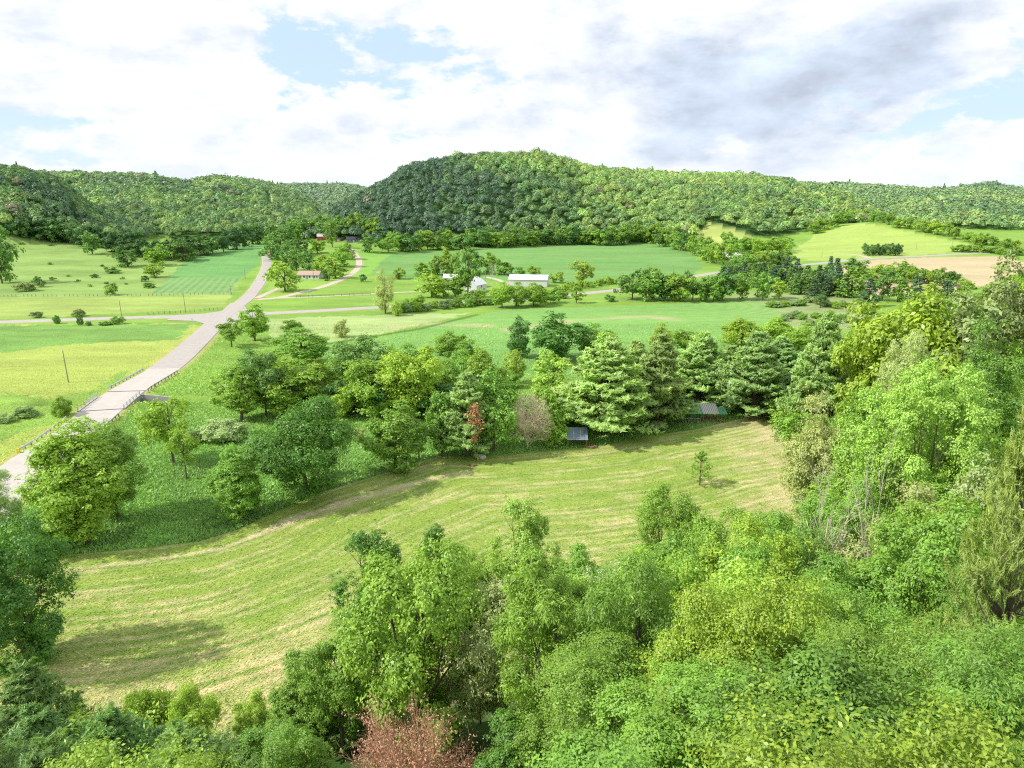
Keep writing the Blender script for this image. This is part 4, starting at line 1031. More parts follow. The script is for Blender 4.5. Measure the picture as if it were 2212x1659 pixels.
# pale extra: sumacs at the very bottom right
# ------------------------------------------------------------------ filling trees of the near wood
S1 = np.array([(-400, 1450), (0, 1480), (120, 1530), (250, 1560), (400, 1560), (500, 1600), (590, 1600), (640, 1440), (690, 1380), (715, 1260), (745, 1200), (850, 1190), (960, 1200), (1010, 1230), (1200, 1225), (1300, 1215), (1380, 1160), (1500, 1135), (1560, 1125), (1715, 1120), (1735, 930), (1765, 810), (1850, 700), (1890, 668), (2000, 645), (2100, 630), (2180, 575), (2400, 560), (3500, 560)], float)
S2 = np.array([(1500, 760), (1640, 720), (1700, 700), (1850, 692), (1890, 668), (2000, 645), (2100, 630), (2180, 575), (2400, 560), (3500, 560)], float)
occ = [(o.location.x, o.location.y, o.scale.x) for o in COL.objects if o.type == 'EMPTY' and 'label' in o.keys()]
occ = [(a, b) for a, b, c in occ]
FILL = [('round', 'grn', 'full green tree in the dense wood on the near right slope'), ('ash', 'grn', 'feathery green tree with drooping leaflets in the near right wood'),
        ('tall', 'mid', 'olive-green oval tree in the dense near right wood'), ('round', 'yel', 'bright yellow-tinged tree crown in the near right wood'),
        ('vase', 'yel', 'yellow-green spreading tree in the near right wood'), ('pale', 'pale', 'pale grey-green tree in the right wood')]
cnt = 0
gx = np.arange(-75, 330, 7.2); gy = np.arange(4, 262, 7.2)
for iy, y0 in enumerate(gy):
    for ix, x0 in enumerate(gx):
        x = x0 + random.uniform(-2.2, 2.2) + (3.2 if iy % 2 else 0); y = y0 + random.uniform(-2.2, 2.2)
        if not in_poly(np.array(x), np.array(y), WOODP): continue
        d = float(seg_dist(np.array(x), np.array(y), WOOD))
        Z = float(height(x, y)); Hm = random.uniform(12.5, 17.5)
        if d < 4: continue
        if y > 130 and x / y > .95: continue
        px, pz = proj(x, y, Z + Hm)
        if px < -220 or px > 2212 + 260: continue
        if y > 120 and random.random() < .25: continue
        Wm = random.uniform(7.5, 10.5)
        if d < Wm * .55: Wm = d * 1.9
        env = S1 if (y < 118 or px > 1700) else S2
        dep = y * CP - (Z + Hm - CH) * SP; hw = Wm / 2 / max(dep, 5) * F * .7
        lim = max(np.interp(px - hw, env[:, 0], env[:, 1]), np.interp(px, env[:, 0], env[:, 1]), np.interp(px + hw, env[:, 0], env[:, 1]) if px < 1650 else 0)
        while Hm > 4.0 and proj(x, y, Z + Hm)[1] < lim: Hm -= 0.4
        if Hm < 4.5: continue
        if (x ** 2 + y ** 2) < 8.5 ** 2: continue
        if (x * x + y * y + (Z + Hm - CH) ** 2) < 17 ** 2: 
            Hm -= 4.5
        if (x * x + y * y + (Z + Hm - CH) ** 2) < 13.5 ** 2: Hm -= 4
        if any((a - x) ** 2 + (b - y) ** 2 < 3.6 ** 2 for a, b in occ): continue
        if proj(x, y, Z + Hm)[1] > 1820: continue
        if y < 47 and abs(px - 868) < 150 + hw and proj(x, y, Z + Hm)[1] < 1790: continue
        if y < 58 and 1730 < px < 1960 and proj(x, y, Z + Hm)[1] < 1230:
            while Hm > 4 and proj(x, y, Z + Hm)[1] < 1230: Hm -= .4
        if x < -14 and random.random() < .75:
            put('pine', x, y, Hm, Wm, 'bpine', 'dark shaggy pine in the lower left corner of the picture', 'pines in the lower left corner'); cnt += 1; continue
        g = fbm(x / 22., y / 22., 90); k_ = FILL[int(min(.999, max(0, (g - .22) / .5 + random.uniform(-.28, .28))) * len(FILL))]
        if d < 10 and k_[0] == 'ash': k_ = FILL[0]
        put(k_[0], x, y, Hm, Wm, k_[1], k_[2], 'woodland: ' + k_[2].split(' in ')[0], name='woodland_tree'); cnt += 1
print('fill', cnt)
# sumac-like shrubs low at the bottom edge
for px, py, Y, w in [(1850, 1610, 17, 190), (2060, 1600, 17, 180)]:
    tt('ash', px, py, Y, w, 'grn' if px > 1700 else 'mid', 'young sumac with long feathery leaves at the bottom edge right of centre', 'sumacs at the bottom edge', name='sumac_tree', lod=0)
# ------------------------------------------------------------------ far woods on the hills: each wood one mass
def blobproto(seed, ncard, size, conif=False):
    r = np.random.default_rng(seed)
    d = rdir(ncard, r); d[:, 2] = np.abs(d[:, 2]) * 1.0 - 0.25
    lob = 1 + 0.22 * np.sin(d[:, 0] * 5 + seed) * np.cos(d[:, 1] * 4 + seed * 2)
    rad = r.uniform(0.72, 1.02, ncard) * lob
    c = d * rad[:, None] * np.array([1, 1, 1.05]) + np.array([0, 0, 0.15])
    if conif:
        z = r.random(ncard) ** 1.4; a = r.uniform(0, 2 * pi, ncard); q = (1 - z) * .62
        c = np.stack([np.cos(a) * q, np.sin(a) * q, z * 2.4 - .7], 1); d = np.stack([np.cos(a), np.sin(a), np.full(ncard, .5)], 1)
    nr = d * 1.0 + rdir(ncard, r) * 0.36 + np.array([0, 0, .28])
    sz = size * r.uniform(.7, 1.35, ncard)
    V, Fq = leaves(c, nr, rdir(ncard, r), sz, sz * .8)
    return V, r.random(ncard)
def make_wood(name, label, cat, pts, rad, tints, ncard, size, coniff=None):
    protos = [blobproto(s, ncard, size) for s in range(7)] + [blobproto(50, ncard, size, True)]
    Vs, LVs, Ts = [], [], []
    n = len(pts)
    for k in range(8):
        sel = np.where((rng.integers(0, 7, n) if coniff is None else np.where(coniff, 7, rng.integers(0, 7, n))) == k)[0] if False else np.array([i for i in range(n) if KSEL[i] == k], int)
        if len(sel) == 0: continue
        V, lv = protos[k]
        a = rng.uniform(0, 2 * pi, len(sel)); ca, sa = np.cos(a), np.sin(a)
        R_ = rad[sel]
        x = (V[None, :, 0] * ca[:, None] - V[None, :, 1] * sa[:, None]) * R_[:, None] + pts[sel, 0][:, None]
        y = (V[None, :, 0] * sa[:, None] + V[None, :, 1] * ca[:, None]) * R_[:, None] + pts[sel, 1][:, None]
        z = V[None, :, 2] * R_[:, None] + pts[sel, 2][:, None]
        Vs.append(np.stack([x, y, z], -1).reshape(-1, 3)); LVs.append(np.tile(lv, len(sel)))
        Ts.append(np.repeat(tints[sel], len(lv), 0))
    V = np.concatenate(Vs); m = len(V) // 4
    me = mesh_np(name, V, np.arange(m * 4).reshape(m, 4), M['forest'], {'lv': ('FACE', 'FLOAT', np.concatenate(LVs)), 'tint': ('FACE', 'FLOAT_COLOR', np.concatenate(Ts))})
    o = link(name, me); tag(o, label, cat, None, 'stuff'); print(name, n, m)
    return o
# sample positions in screen-even density on the hills
cand = []
def hill_id(X, Y):
    Yq = np.maximum(Y, 1.); u = X / Yq; best = np.zeros(np.shape(X)); bi = np.full(np.shape(X), -1)
    for i, (us, zs, ys, fu, ff) in enumerate(LAYERS):
        pass
    return bi
def spacing(Y): return np.clip(8.5 * (Y / 800.) ** 0.8, 7.4, 20)
XS, YS = [], []
y = 560.
while y < 3000:
    sp = float(spacing(y)); xs = np.arange(-0.95 * y, 0.95 * y, sp)
    XS.append(xs + rng.uniform(-.45, .45, len(xs)) * sp); YS.append(y + rng.uniform(-.45, .45, len(xs)) * sp); y += sp * .95
X = np.concatenate(XS); Y = np.concatenate(YS)
Zt = height(X, Y); hh = hills(X, Y) * sstep((Y - 450) / 80.)
keep = (hh > 3.0)
for P in (BRIGHT, PATCH, PAST, CROPL, CROPC, BROWN, LAWN, LAWN2): keep &= ~in_poly(X, Y, P)
for ln in (MAIN, CROSS, D1): keep &= seg_dist(X, Y, ln) > 8
# keep only trees whose tops are not buried behind nearer hills
X, Y, Zt = X[keep], Y[keep], Zt[keep]
vis = np.ones(len(X), bool); e = (Zt + 17 - CH) / Y
for q in np.linspace(0.25, 0.97, 46):
    yy_ = Y * q; far_ = hills(X * q, yy_) * sstep((yy_ - 450) / 80.)
    cover = np.where(far_ > 3, 8.0, -2.0)
    vis &= ((far_ + cover - CH) / yy_ < e) | ((1 - q) * Y < 15)
X, Y, Zt = X[vis], Y[vis], Zt[vis]
n = len(X); print('forest trees', n)
KSEL_all = rng.integers(0, 7, n); KSEL_all[rng.random(n) < .012] = 7
base = np.array([T['dark'], T['grn'], T['mid'], T['deep'], T['yel']])
hfar = sstep((Y - 700) / 1500.)
u = X / Y; pxs = CX + F * u / CP
# stand tone at random, plus cloud shadow and sunlit parts painted into tints
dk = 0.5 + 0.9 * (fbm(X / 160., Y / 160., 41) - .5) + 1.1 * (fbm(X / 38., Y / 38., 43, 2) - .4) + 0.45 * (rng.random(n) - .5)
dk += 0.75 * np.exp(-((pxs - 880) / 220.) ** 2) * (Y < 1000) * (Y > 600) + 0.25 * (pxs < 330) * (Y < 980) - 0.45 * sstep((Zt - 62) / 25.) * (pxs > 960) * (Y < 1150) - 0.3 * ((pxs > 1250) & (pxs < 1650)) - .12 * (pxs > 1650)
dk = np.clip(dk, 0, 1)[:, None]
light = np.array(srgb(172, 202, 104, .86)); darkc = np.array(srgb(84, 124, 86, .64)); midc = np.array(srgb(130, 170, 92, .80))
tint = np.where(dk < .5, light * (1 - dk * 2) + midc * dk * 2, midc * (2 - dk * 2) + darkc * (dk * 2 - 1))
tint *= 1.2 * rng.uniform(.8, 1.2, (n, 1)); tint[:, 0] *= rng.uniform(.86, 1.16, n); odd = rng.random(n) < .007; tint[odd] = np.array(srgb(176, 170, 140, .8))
haze = np.array([.27, .38, .35]); hf = (0.2 + 0.5 * sstep((Y - 750) / 1300.))[:, None]; tint = tint * (1 - hf) + haze * hf  # distance haze painted into the tree colours, stronger farther away
rad = spacing(Y) * np.clip(rng.lognormal(-.52, .24, n), .36, 1.05)
P3 = np.stack([X, Y, Zt + 9.0 * rng.uniform(.6, 1.25, n) - rad * .2], 1)
hid = np.zeros(n, int)   # 0 left near hill, 1 left distance, 2 centre hill, 3 right ridges
hid[(pxs < 480) & (Y < 1000)] = 0; hid[(pxs < 900) & (Y >= 1000)] = 1; hid[(pxs >= 480) & (Y < 1250)] = 2; hid[((pxs > 1640) & (Y > 700)) | ((pxs >= 900) & (Y >= 1150))] = 3
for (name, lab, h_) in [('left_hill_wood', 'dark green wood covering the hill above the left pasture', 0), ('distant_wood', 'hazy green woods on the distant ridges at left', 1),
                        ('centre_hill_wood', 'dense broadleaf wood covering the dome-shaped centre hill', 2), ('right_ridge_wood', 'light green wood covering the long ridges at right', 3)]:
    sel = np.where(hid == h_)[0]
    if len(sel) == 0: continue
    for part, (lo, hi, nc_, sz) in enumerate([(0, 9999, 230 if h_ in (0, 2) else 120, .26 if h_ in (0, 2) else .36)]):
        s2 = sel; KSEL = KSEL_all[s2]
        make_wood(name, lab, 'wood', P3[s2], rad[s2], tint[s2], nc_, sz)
# ------------------------------------------------------------------ grass and hay as ground stuff
def field_points(n, pymin, pymax, smin=-.80, smax=.80):
    py = rng.uniform(pymin, pymax, n); t = -(py - CY) / F
    Yv = (CP + t * SP) * CH / (SP - t * CP)
    Xv = rng.uniform(smin, smax, n) * (Yv * CP + CH * SP)
    Yv = Yv + rng.normal(size=n) * .3
    return Xv, Yv
def on_road(X, Y): 
    return (seg_dist(X, Y, MAIN[::3]) < 5.6) | (seg_dist(X, Y, CROSS[::3]) < 4.8)
def grass(name, label, X, Y, L, Wd, tilt, lift, dirn=None, colj=.16, dark=1.0):
    n = len(X); Z = height(X, Y)
    C_ = ground_col(X, Y) * rng.uniform(1 - colj, 1 + colj, (n, 1)) * dark
    C_[:, 0] *= rng.uniform(.88, 1.14, n)
    up = np.stack([rng.normal(size=n) * .5, rng.normal(size=n) * .5, np.full(n, 1.0)], 1) if tilt == 'up' else None
    if tilt == 'up':
        nr = np.stack([rng.normal(size=n) * .8, rng.normal(size=n) * .8 - .2, np.full(n, .7)], 1); tn = np.stack([rng.normal(size=n) * .35, rng.normal(size=n) * .35, np.ones(n)], 1)
    else:
        nr = np.stack([rng.normal(size=n) * .35, rng.normal(size=n) * .35, np.ones(n)], 1)
        a = (dirn if dirn is not None else 0) + rng.normal(size=n) * .55; tn = np.stack([np.cos(a), np.sin(a), rng.normal(size=n) * .12], 1)
    c = np.stack([X, Y, Z + lift * rng.uniform(.5, 1.2, n)], 1)
    V, Fq = leaves(c, nr, tn, L, Wd)
    me = mesh_np(name, V, Fq, M['hay'], {'lv': ('FACE', 'FLOAT', rng.random(n)), 'tint': ('FACE', 'FLOAT_COLOR', C_)})
    o = link(name, me); tag(o, label, 'grass', None, 'stuff')
X, Y = field_points(230000, 790, 1640)
mm = in_poly(X, Y, MEADOW) & ~(in_poly(X, Y, WOODP) & (seg_dist(X, Y, WOOD) > 5))
ex = np.array([p[0] for p in E_ext]); ey = np.array([p[1] for p in E_ext])
slope = np.interp(X, ex[:-1] * .5 + ex[1:] * .5, np.arctan2(np.diff(ey), np.diff(ex)))
k = mm; nk = int(k.sum())
grass('mown_hay', 'mown hay and short stubble lying in rows on the meadow', X[k], Y[k], rng.uniform(.15, .5, nk), rng.uniform(.05, .13, nk), 'flat', .08, slope[k], .2, 1.35)
k = ~mm & ~on_road(X, Y) & ~in_poly(X, Y, WOODP) & (seg_dist(X, Y, CREEK) > 3); nk = int(k.sum())
X2, Y2 = field_points(170000, 700, 1230, -.8, .5); k2 = ~in_poly(X2, Y2, MEADOW) & ~on_road(X2, Y2) & ~in_poly(X2, Y2, WOODP) & (seg_dist(X2, Y2, CREEK) > 3)
X = np.concatenate([X[k], X2[k2]]); Y = np.concatenate([Y[k], Y2[k2]]); nk = len(X)
lf = in_poly(X, Y, LFIELD) | (X < np.interp(Y, [p[1] for p in MAIN[:80]], [p[0] for p in MAIN[:80]]))
for nm, lb, kk_, q in (('tall_grass', 'tall unmown grass between the meadow edge and the road', ~lf, 1.0), ('field_grass', 'yellow-green hay grass standing in the field left of the road', lf, .6)):
    x_, y_ = X[kk_], Y[kk_]; m_ = len(x_)
    grass(nm, lb, x_, y_, rng.uniform(.35, .95, m_) * q, rng.uniform(.1, .28, m_) * q, 'up', .22 * q, None, .12 + .04 * q, 1.4)
# ------------------------------------------------------------------ creek
mb = MB(); P = smooth(CREEK, 3.)
A = offset_line(P, 2.6); B = offset_line(P, -2.6)
for i in range(len(P) - 1):
    mb.poly([(A[i][0], A[i][1], -1.9), (B[i][0], B[i][1], -1.9), (B[i + 1][0], B[i + 1][1], -1.9), (A[i + 1][0], A[i + 1][1], -1.9)], [(0, 1, 2, 3)])
M['water'] = mat_simple('dark_creek_water', (0.03, 0.045, 0.035), 0.08, 2, .2)
mb.build('creek', M['water'])['kind'] = 'structure'
# ------------------------------------------------------------------ bridge and rails
def along(Y0, Y1, side, off, step):
    L = [p for p in offset_line(MAIN, side * off) if Y0 <= p[1] <= Y1]
    out = [L[0]]; acc = 0
    for a, b in zip(L[:-1], L[1:]):
        seg = math.hypot(b[0] - a[0], b[1] - a[1])
        while acc + seg >= step:
            t = (step - acc) / seg; a = (a[0] + (b[0] - a[0]) * t, a[1] + (b[1] - a[1]) * t); out.append(a); seg = math.hypot(b[0] - a[0], b[1] - a[1]); acc = 0
        acc += seg
    return out
def zr(x, y): return max(float(height(x, y)), -0.25)
BY0, BY1 = ground(270, 890)[1], ground(320, 853)[1]
mid = along(BY0, BY1, 1, 0.0, 1.5); cxb, cyb = mid[len(mid) // 2]
br = thing('bridge', 'short concrete road bridge over the creek with dark expansion joints', 'bridge', (cxb, cyb, 0))
def local(mbx, ox=cxb, oy=cyb, oz=0.): mbx.v = [(a - ox, b - oy, c - oz) for a, b, c in mbx.v]; return mbx
mb = MB()
for s_ in (-1, 1):
    P = along(BY0 - .3, BY1 + .3, s_, 5.05, 1.2)
    for a, b in zip(P[:-1], P[1:]):
        dx, dy = b[0] - a[0], b[1] - a[1]; L = math.hypot(dx, dy); nx, ny = -dy / L * .28, dx / L * .28
        pts = [(p[0] + q * nx, p[1] + q * ny, z) for z in (-1.1, .34) for p, q in ((a, -1), (b, -1), (b, 1), (a, 1))]
        mb.poly(pts, [(3, 2, 1, 0), (4, 5, 6, 7), (0, 1, 5, 4), (1, 2, 6, 5), (2, 3, 7, 6), (3, 0, 4, 7)])
local(mb).build('deck_edge', M['concrete'], br)
zroad = 0.45
for yj in (BY0, BY1):
    l_ = min(offset_line(MAIN, -4.7), key=lambda p: abs(p[1] - yj)); r__ = min(offset_line(MAIN, 4.7), key=lambda p: abs(p[1] - yj - 1.2))
    mb = MB(); zz = max(float(height(*l_)), float(height(*r__)), .0) + .24
    mb.poly([(l_[0], l_[1] - .22, zz), (r__[0], r__[1] - .22, zz), (r__[0], r__[1] + .22, zz), (l_[0], l_[1] + .22, zz)], [(0, 1, 2, 3)])
    local(mb).build('expansion_joint', M['darkmetal'], br)
for s_ in (-1, 1):
    rl = None; mb = MB(); P = along(BY0 - .5, BY1 + .5, s_, 5.05, 1.2)
    for a, b in zip(P[:-1], P[1:]):
        for h in (.85, 1.25): mb.tube((a[0], a[1], h), (b[0], b[1], h), .05, .05, 5)
    rl = local(mb).build('railing', M['greymetal'], br)
    for p in P[::2]:
        mb = MB(); mb.box(p[0] - .1, p[0] + .1, p[1] - .1, p[1] + .1, .42, 1.35)
        local(mb).build('post', M['greymetal'], rl)
for (a, b) in (((350, 862), (430, 866)), ):
    p = min(offset_line(MAIN, 5.3), key=lambda v: abs(v[1] - BY1 + .5)); q = (p[0] + 8., p[1] - .6); mb = MB()
    mb.poly([(x, y + d, z) for x, y, z in ((p[0], p[1], .42), (q[0], q[1], -.2), (q[0], q[1], -2.4), (p[0], p[1], -2.4)) for d in (-.22, .22)],
            [(0, 2, 4, 6), (7, 5, 3, 1), (0, 1, 3, 2), (2, 3, 5, 4), (4, 5, 7, 6), (6, 7, 1, 0)])
    local(mb).build('wing_wall', M['concrete'], br)
def guardrail(label, Y0, Y1, side, off, step=2.2, hgt=.84):
    P = along(Y0, Y1, side, off, step); c = P[0]; z0 = zr(*c)
    t = thing('guardrail', label, 'guardrail', (c[0], c[1], z0), 0, 'guardrails along the bridge approaches')
    mb = MB()
    for a, b in zip(P[:-1], P[1:]):
        za, zb_ = zr(*a) - z0, zr(*b) - z0
        for h0, h1 in ((hgt - .34, hgt - .17), (hgt - .13, hgt + .04)):
            dx, dy = b[0] - a[0], b[1] - a[1]; L = math.hypot(dx, dy); nx, ny = -dy / L * .05, dx / L * .05
            pts = [(p[0] - c[0] + q * nx, p[1] - c[1] + q * ny, zz + h) for h in (h0, h1) for p, q, zz in ((a, -1, za), (b, -1, zb_), (b, 1, zb_), (a, 1, za))]
            mb.poly(pts, [(3, 2, 1, 0), (4, 5, 6, 7), (0, 1, 5, 4), (1, 2, 6, 5), (2, 3, 7, 6), (3, 0, 4, 7)])
    mb.build('rail', M['greymetal'], t)
    for p in P:
        mb = MB(); x, y = p[0] - c[0] - side * -.12, p[1] - c[1]; z = zr(*p) - z0; mb.box(x - .09, x + .09, y - .09, y + .09, z - .3, z + hgt - .03)
        mb.build('post', M['wood'], t)
    return t, P
gl, P = guardrail('long guardrail on the left side of the concrete road', ground(60, 985)[1], BY0 - 1, -1, 5.5)
mb = MB(); c = P[0]; mb.box(-.25, .25, -.5, .0, .1, .95); mb.build('end_marker', M['yellow'], gl)
guardrail('guardrail at the left side from the bridge towards the junction', BY1 + 1, ground(315, 797)[1], -1, 5.5)
guardrail('guardrail on the right side from the bridge towards the junction', BY1 + 1, ground(400, 797)[1], 1, 5.5)
guardrail('guardrail on the right side below the bridge, partly hidden by trees', ground(215, 925)[1], BY0 - 1, 1, 5.5)
def sign(px, py, h, label, mat, w=.6, ph=.75, name='road_sign'):
    x, y, z = G3(px, py); t = thing(name, label, 'road sign', (x, y, z), 0, None)
    mb = MB(); mb.box(-.04, .04, -.04, .04, -.2, h); mb.build('post', M['greymetal'], t)
    mb = MB(); mb.box(-w / 2, w / 2, -.07, -.045, h - ph, h + .05); mb.build('panel', mat, t)
sign(337, 846, 2.2, 'dark narrow object marker sign at the right end of the bridge rail', M['darkmetal'], .4, .9)
sign(240, 846, 2.0, 'small grey marker sign left of the bridge', M['greymetal'], .5, .6)
sign(184, 882, 1.6, 'yellow marker sign at the left of the guardrail', M['yellow'], .5, .8)
sign(416, 700, 2.3, 'road sign on the left corner of the junction', M['white'], .75, .75)
sign(490, 692, 1.6, 'small white sign on the right corner of the junction', M['white'], .6, .6)
sign(552, 612, 2.6, 'white sign at the start of the curved driveway', M['white'], .6, .9)
# ------------------------------------------------------------------ poles and fences
def pole(px, py, hpx, label, cross=False):
    x, y, z = G3(px, py); s_ = (y * CP - (z - CH) * SP) / F; h = hpx * s_ * 1.04
    t = thing('utility_pole', label, 'utility pole', (x, y, z), random.uniform(-.1, .1), 'utility poles')
    mb = MB(); mb.tube((0, 0, -.5), (-.015 * h, 0, h), .17, .11, 8); mb.build('pole', M['pole'], t)
    mb = MB(); mb.tube((-.014 * h, -.14, h * .93), (-.014 * h, -.14, h * 1.03), .05, .05, 6); mb.build('insulator', M['white'], t)
    if cross: mb = MB(); mb.box(-1.1, 1.0, -.2, -.1, h * .9, h * .9 + .12); mb.build('crossarm', M['wood'], t)
for a in [(148, 826, 68, 'tall leaning pole standing alone in the yellow field'), (264, 690, 39, 'pole by the round green bush on the cross road'), (401, 673, 44, 'pole behind the cross road left of the junction'),
          (530, 602, 20, 'pole beside the green crop rows near the road'), (499, 636, 24, 'pole at the lower corner of the green crop rows'), (678, 606, 31, 'pole on the lawn of the low white house'),
          (1345, 602, 14, 'pole at the near edge of the centre green field'), (1049, 609, 22, 'pole between white farmhouse and white metal shed', True), (967, 594, 21, 'pole behind the white farmhouse'),
          (1979, 538, 11, 'left pole on the bright rolling field'), (2056, 534, 14, 'right pole on the bright rolling field'), (1775, 556, 15, 'pole near the field lane at the bright rolling field'), (1454, 592, 20, 'pole at the right end of the centre green field')]:
    pole(*a)
def fence(pts, n, label, h=1.2, rails=0, mat='wood'):
    P = W(pts); P = smooth(P, 2.0); idx = np.linspace(0, len(P) - 1, n).astype(int); Q = [P[i] for i in idx]; c = Q[0]; z0 = float(height(*c))
    t = thing('rail_fence' if rails else 'wire_fence', label, 'fence', (c[0], c[1], z0))
    for q in Q:
        mb = MB(); x, y = q[0] - c[0], q[1] - c[1]; z = float(height(*q)) - z0; hh_ = h * random.uniform(.85, 1.1); mb.box(x - .08, x + .08, y - .08, y + .08, z - .3, z + hh_); mb.build('post', M[mat], t)
    mb = MB()
    for a, b in zip(Q[:-1], Q[1:]):
        for k in range(max(rails, 2)):
            hh_ = h * (.4 + .45 * k / max(rails - 1, 1)); r0 = .06 if rails else .015
            mb.tube((a[0] - c[0], a[1] - c[1], float(height(*a)) - z0 + hh_), (b[0] - c[0], b[1] - c[1], float(height(*b)) - z0 + hh_), r0, r0, 4)
    mb.build('rail' if rails else 'wire', M['wood' if rails else 'greymetal'], t)
fence([(0, 641), (150, 640), (330, 639), (500, 636)], 46, 'weathered post and wire fence along the bottom of the left pasture')
fence([(640, 643), (720, 640), (800, 637)], 12, 'dark wooden paddock fence beside the farm track', 1.3, 3)
fence([(320, 680), (420, 674), (480, 668)], 16, 'low wire fence on the far side of the cross road beside the junction')
# ------------------------------------------------------------------ buildings
def gable(name, label, cat, loc, w, d, hw, hr, rot=0, wall='white', roof='greyroof', wins=(), doors=(), over=.4, chimney=False, open_end=None, group=None):
    t = thing(name, label, cat, loc, rot, group)
    mb = MB(); a, b = w / 2, d / 2      # ridge along x
    mb.poly([(-a, -b, -1.2), (a, -b, -1.2), (a, b, -1.2), (-a, b, -1.2), (-a, -b, hw), (a, -b, hw), (a, b, hw), (-a, b, hw), (-a, 0, hw + hr - .05), (a, 0, hw + hr - .05)],
            [(0, 1, 5, 4), (1, 2, 6, 9, 5), (2, 3, 7, 6), (3, 0, 4, 8, 7)])
    mb.build('wall', M[wall], t)
    mb = MB(); ao, bo = a + over, b + over; dz = hr * over / b
    for s_ in (-1, 1):
        e0 = (-ao, s_ * bo, hw - dz); e1 = (ao, s_ * bo, hw - dz); r0 = (-ao, 0, hw + hr); r1 = (ao, 0, hw + hr)
        pts = [e0, e1, r1, r0] + [(p[0], p[1], p[2] + .16) for p in (e0, e1, r1, r0)]
        mb.poly(pts, [(3, 2, 1, 0), (4, 5, 6, 7), (0, 1, 5, 4), (1, 2, 6, 5), (2, 3, 7, 6), (3, 0, 4, 7)])
    rf = mb.build('roof', M[roof], t)
    if chimney: mb = MB(); mb.box(w * .15, w * .15 + .7, -.35, .35, hw + hr * .6, hw + hr + 1.0); mb.build('chimney', M['slate'], rf)
    for (u_, z, ww, wh_) in wins:
        mb = MB(); mb.box(u_ - ww / 2, u_ + ww / 2, -b - .05, -b + .1, z, z + wh_); wn = mb.build('window', M['glass'], t)
        mb = MB()
        for q in (-1, 1): mb.box(u_ + q * ww / 2 - .06, u_ + q * ww / 2 + .06, -b - .09, -b + .02, z - .06, z + wh_ + .06)
        mb.box(u_ - ww / 2 + .06, u_ + ww / 2 - .06, -b - .09, -b + .02, z - .1, z); mb.build('frame', M['white'], wn)
    for (u_, ww, wh_, m_) in doors:
        mb = MB(); mb.box(u_ - ww / 2, u_ + ww / 2, -b - .07, -b + .1, 0, wh_); mb.build('door', M[m_], t)
    if open_end:
        mb = MB(); s_ = open_end; mb.box(min(s_ * a, s_ * (a + .06)), max(s_ * a, s_ * (a + .06)), -b * .6, b * .55, 0, hw * .86); mb.build('doorway', M['glass'], t)
    return t
x, y, z = G3(667, 603); gable('ranch_house', 'low white house with a pinkish brown roof behind the round tree', 'house', (x, y + 4, z), 13.5, 8, 2.7, 2.0, radians(-4), 'white', 'tanroof', [(-5, .9, 1.3, 1.1), (-2.6, .9, 1.3, 1.1), (.9, .9, 1.3, 1.1), (3.6, .9, 1.6, 1.1), (5.6, .9, .9, 1.1)], [(-.8, 1, 2.1, 'slate')])
x, y, z = G3(696, 519); gable('barn', 'small bright red barn with a pale grey roof at the edge of the wood', 'barn', (x, y, z), 9.5, 8, 4.2, 2.6, radians(12), 'red', 'greyroof', [(2.6, 1.6, 1, 1)], [(-1.5, 2.6, 3, 'redwood')])
x, y, z = G3(764, 523); gable('house', 'dark grey house with a charcoal roof at the top of the curved driveway', 'house', (x, y, z), 13.5, 9, 3.0, 2.6, radians(10), 'slate', 'darkroof', [(-4.5, 1, 1.3, 1.2), (-2, 1, 1.3, 1.2), (2.2, 1, 1.6, 1.2)], [(.3, 1.1, 2.1, 'white')])
x, y, z = G3(731, 521); gable('garage', 'small reddish outbuilding left of the dark grey house', 'garage', (x, y, z), 6, 5, 2.4, 1.4, radians(14), 'redwood', 'darkroof', [], [(0, 2.2, 2.0, 'white')])
x, y, z = G3(996, 622); gable('farmhouse', 'white farmhouse with a pale roof behind the open tree', 'farmhouse', (x, y + 5, z), 20, 8, 4.6, 2.6, radians(-3), 'white', 'whitemetal', [(-8, 3.0, 1, 1.2), (-5.4, 3.0, 1, 1.2), (-8, .8, 1, 1.2), (-5.4, .8, 1, 1.2), (5, 2.6, 1, 1.2)], [(-3, 1, 2.1, 'slate')], chimney=True)
x, y, z = G3(1027, 632); gable('farm_annex', 'white gabled wing in front of the white farmhouse, one dark window', 'house', (x, y + 3, z), 10.5, 7.5, 4.3, 2.6, radians(62), 'white', 'whitemetal', [(0, 2.6, 1, 1.2), (-2.6, .9, 1, 1.2), (2.5, .9, 1, 1.2)])
x, y, z = G3(1143, 618); sh = gable('metal_shed', 'long white metal shed with a dark doorway in its left end', 'shed', (x, y + 3, z), 22, 11, 4.0, 2.2, radians(-9), 'white', 'whitemetal', [], [(-6, 3.2, 3.2, 'greyroof')], open_end=-1)
x, y, z = G3(1566, 560); gable('farm_building', 'grey roofed low farm building among dark trees, left one', 'farm building', (x, y, z), 17, 9, 2.8, 2.6, radians(-14), 'slate', 'greyroof', [(-4, 1, 1.5, 1), (3, 1, 1.5, 1)], [], chimney=False)
x, y, z = G3(1586, 561); gable('farm_building', 'smaller grey roofed building touching the left one behind the spruces', 'farm building', (x, y - 3, z), 11, 7, 2.6, 2.2, radians(30), 'white', 'greyroof', [(0, 1, 1.5, 1)], [])
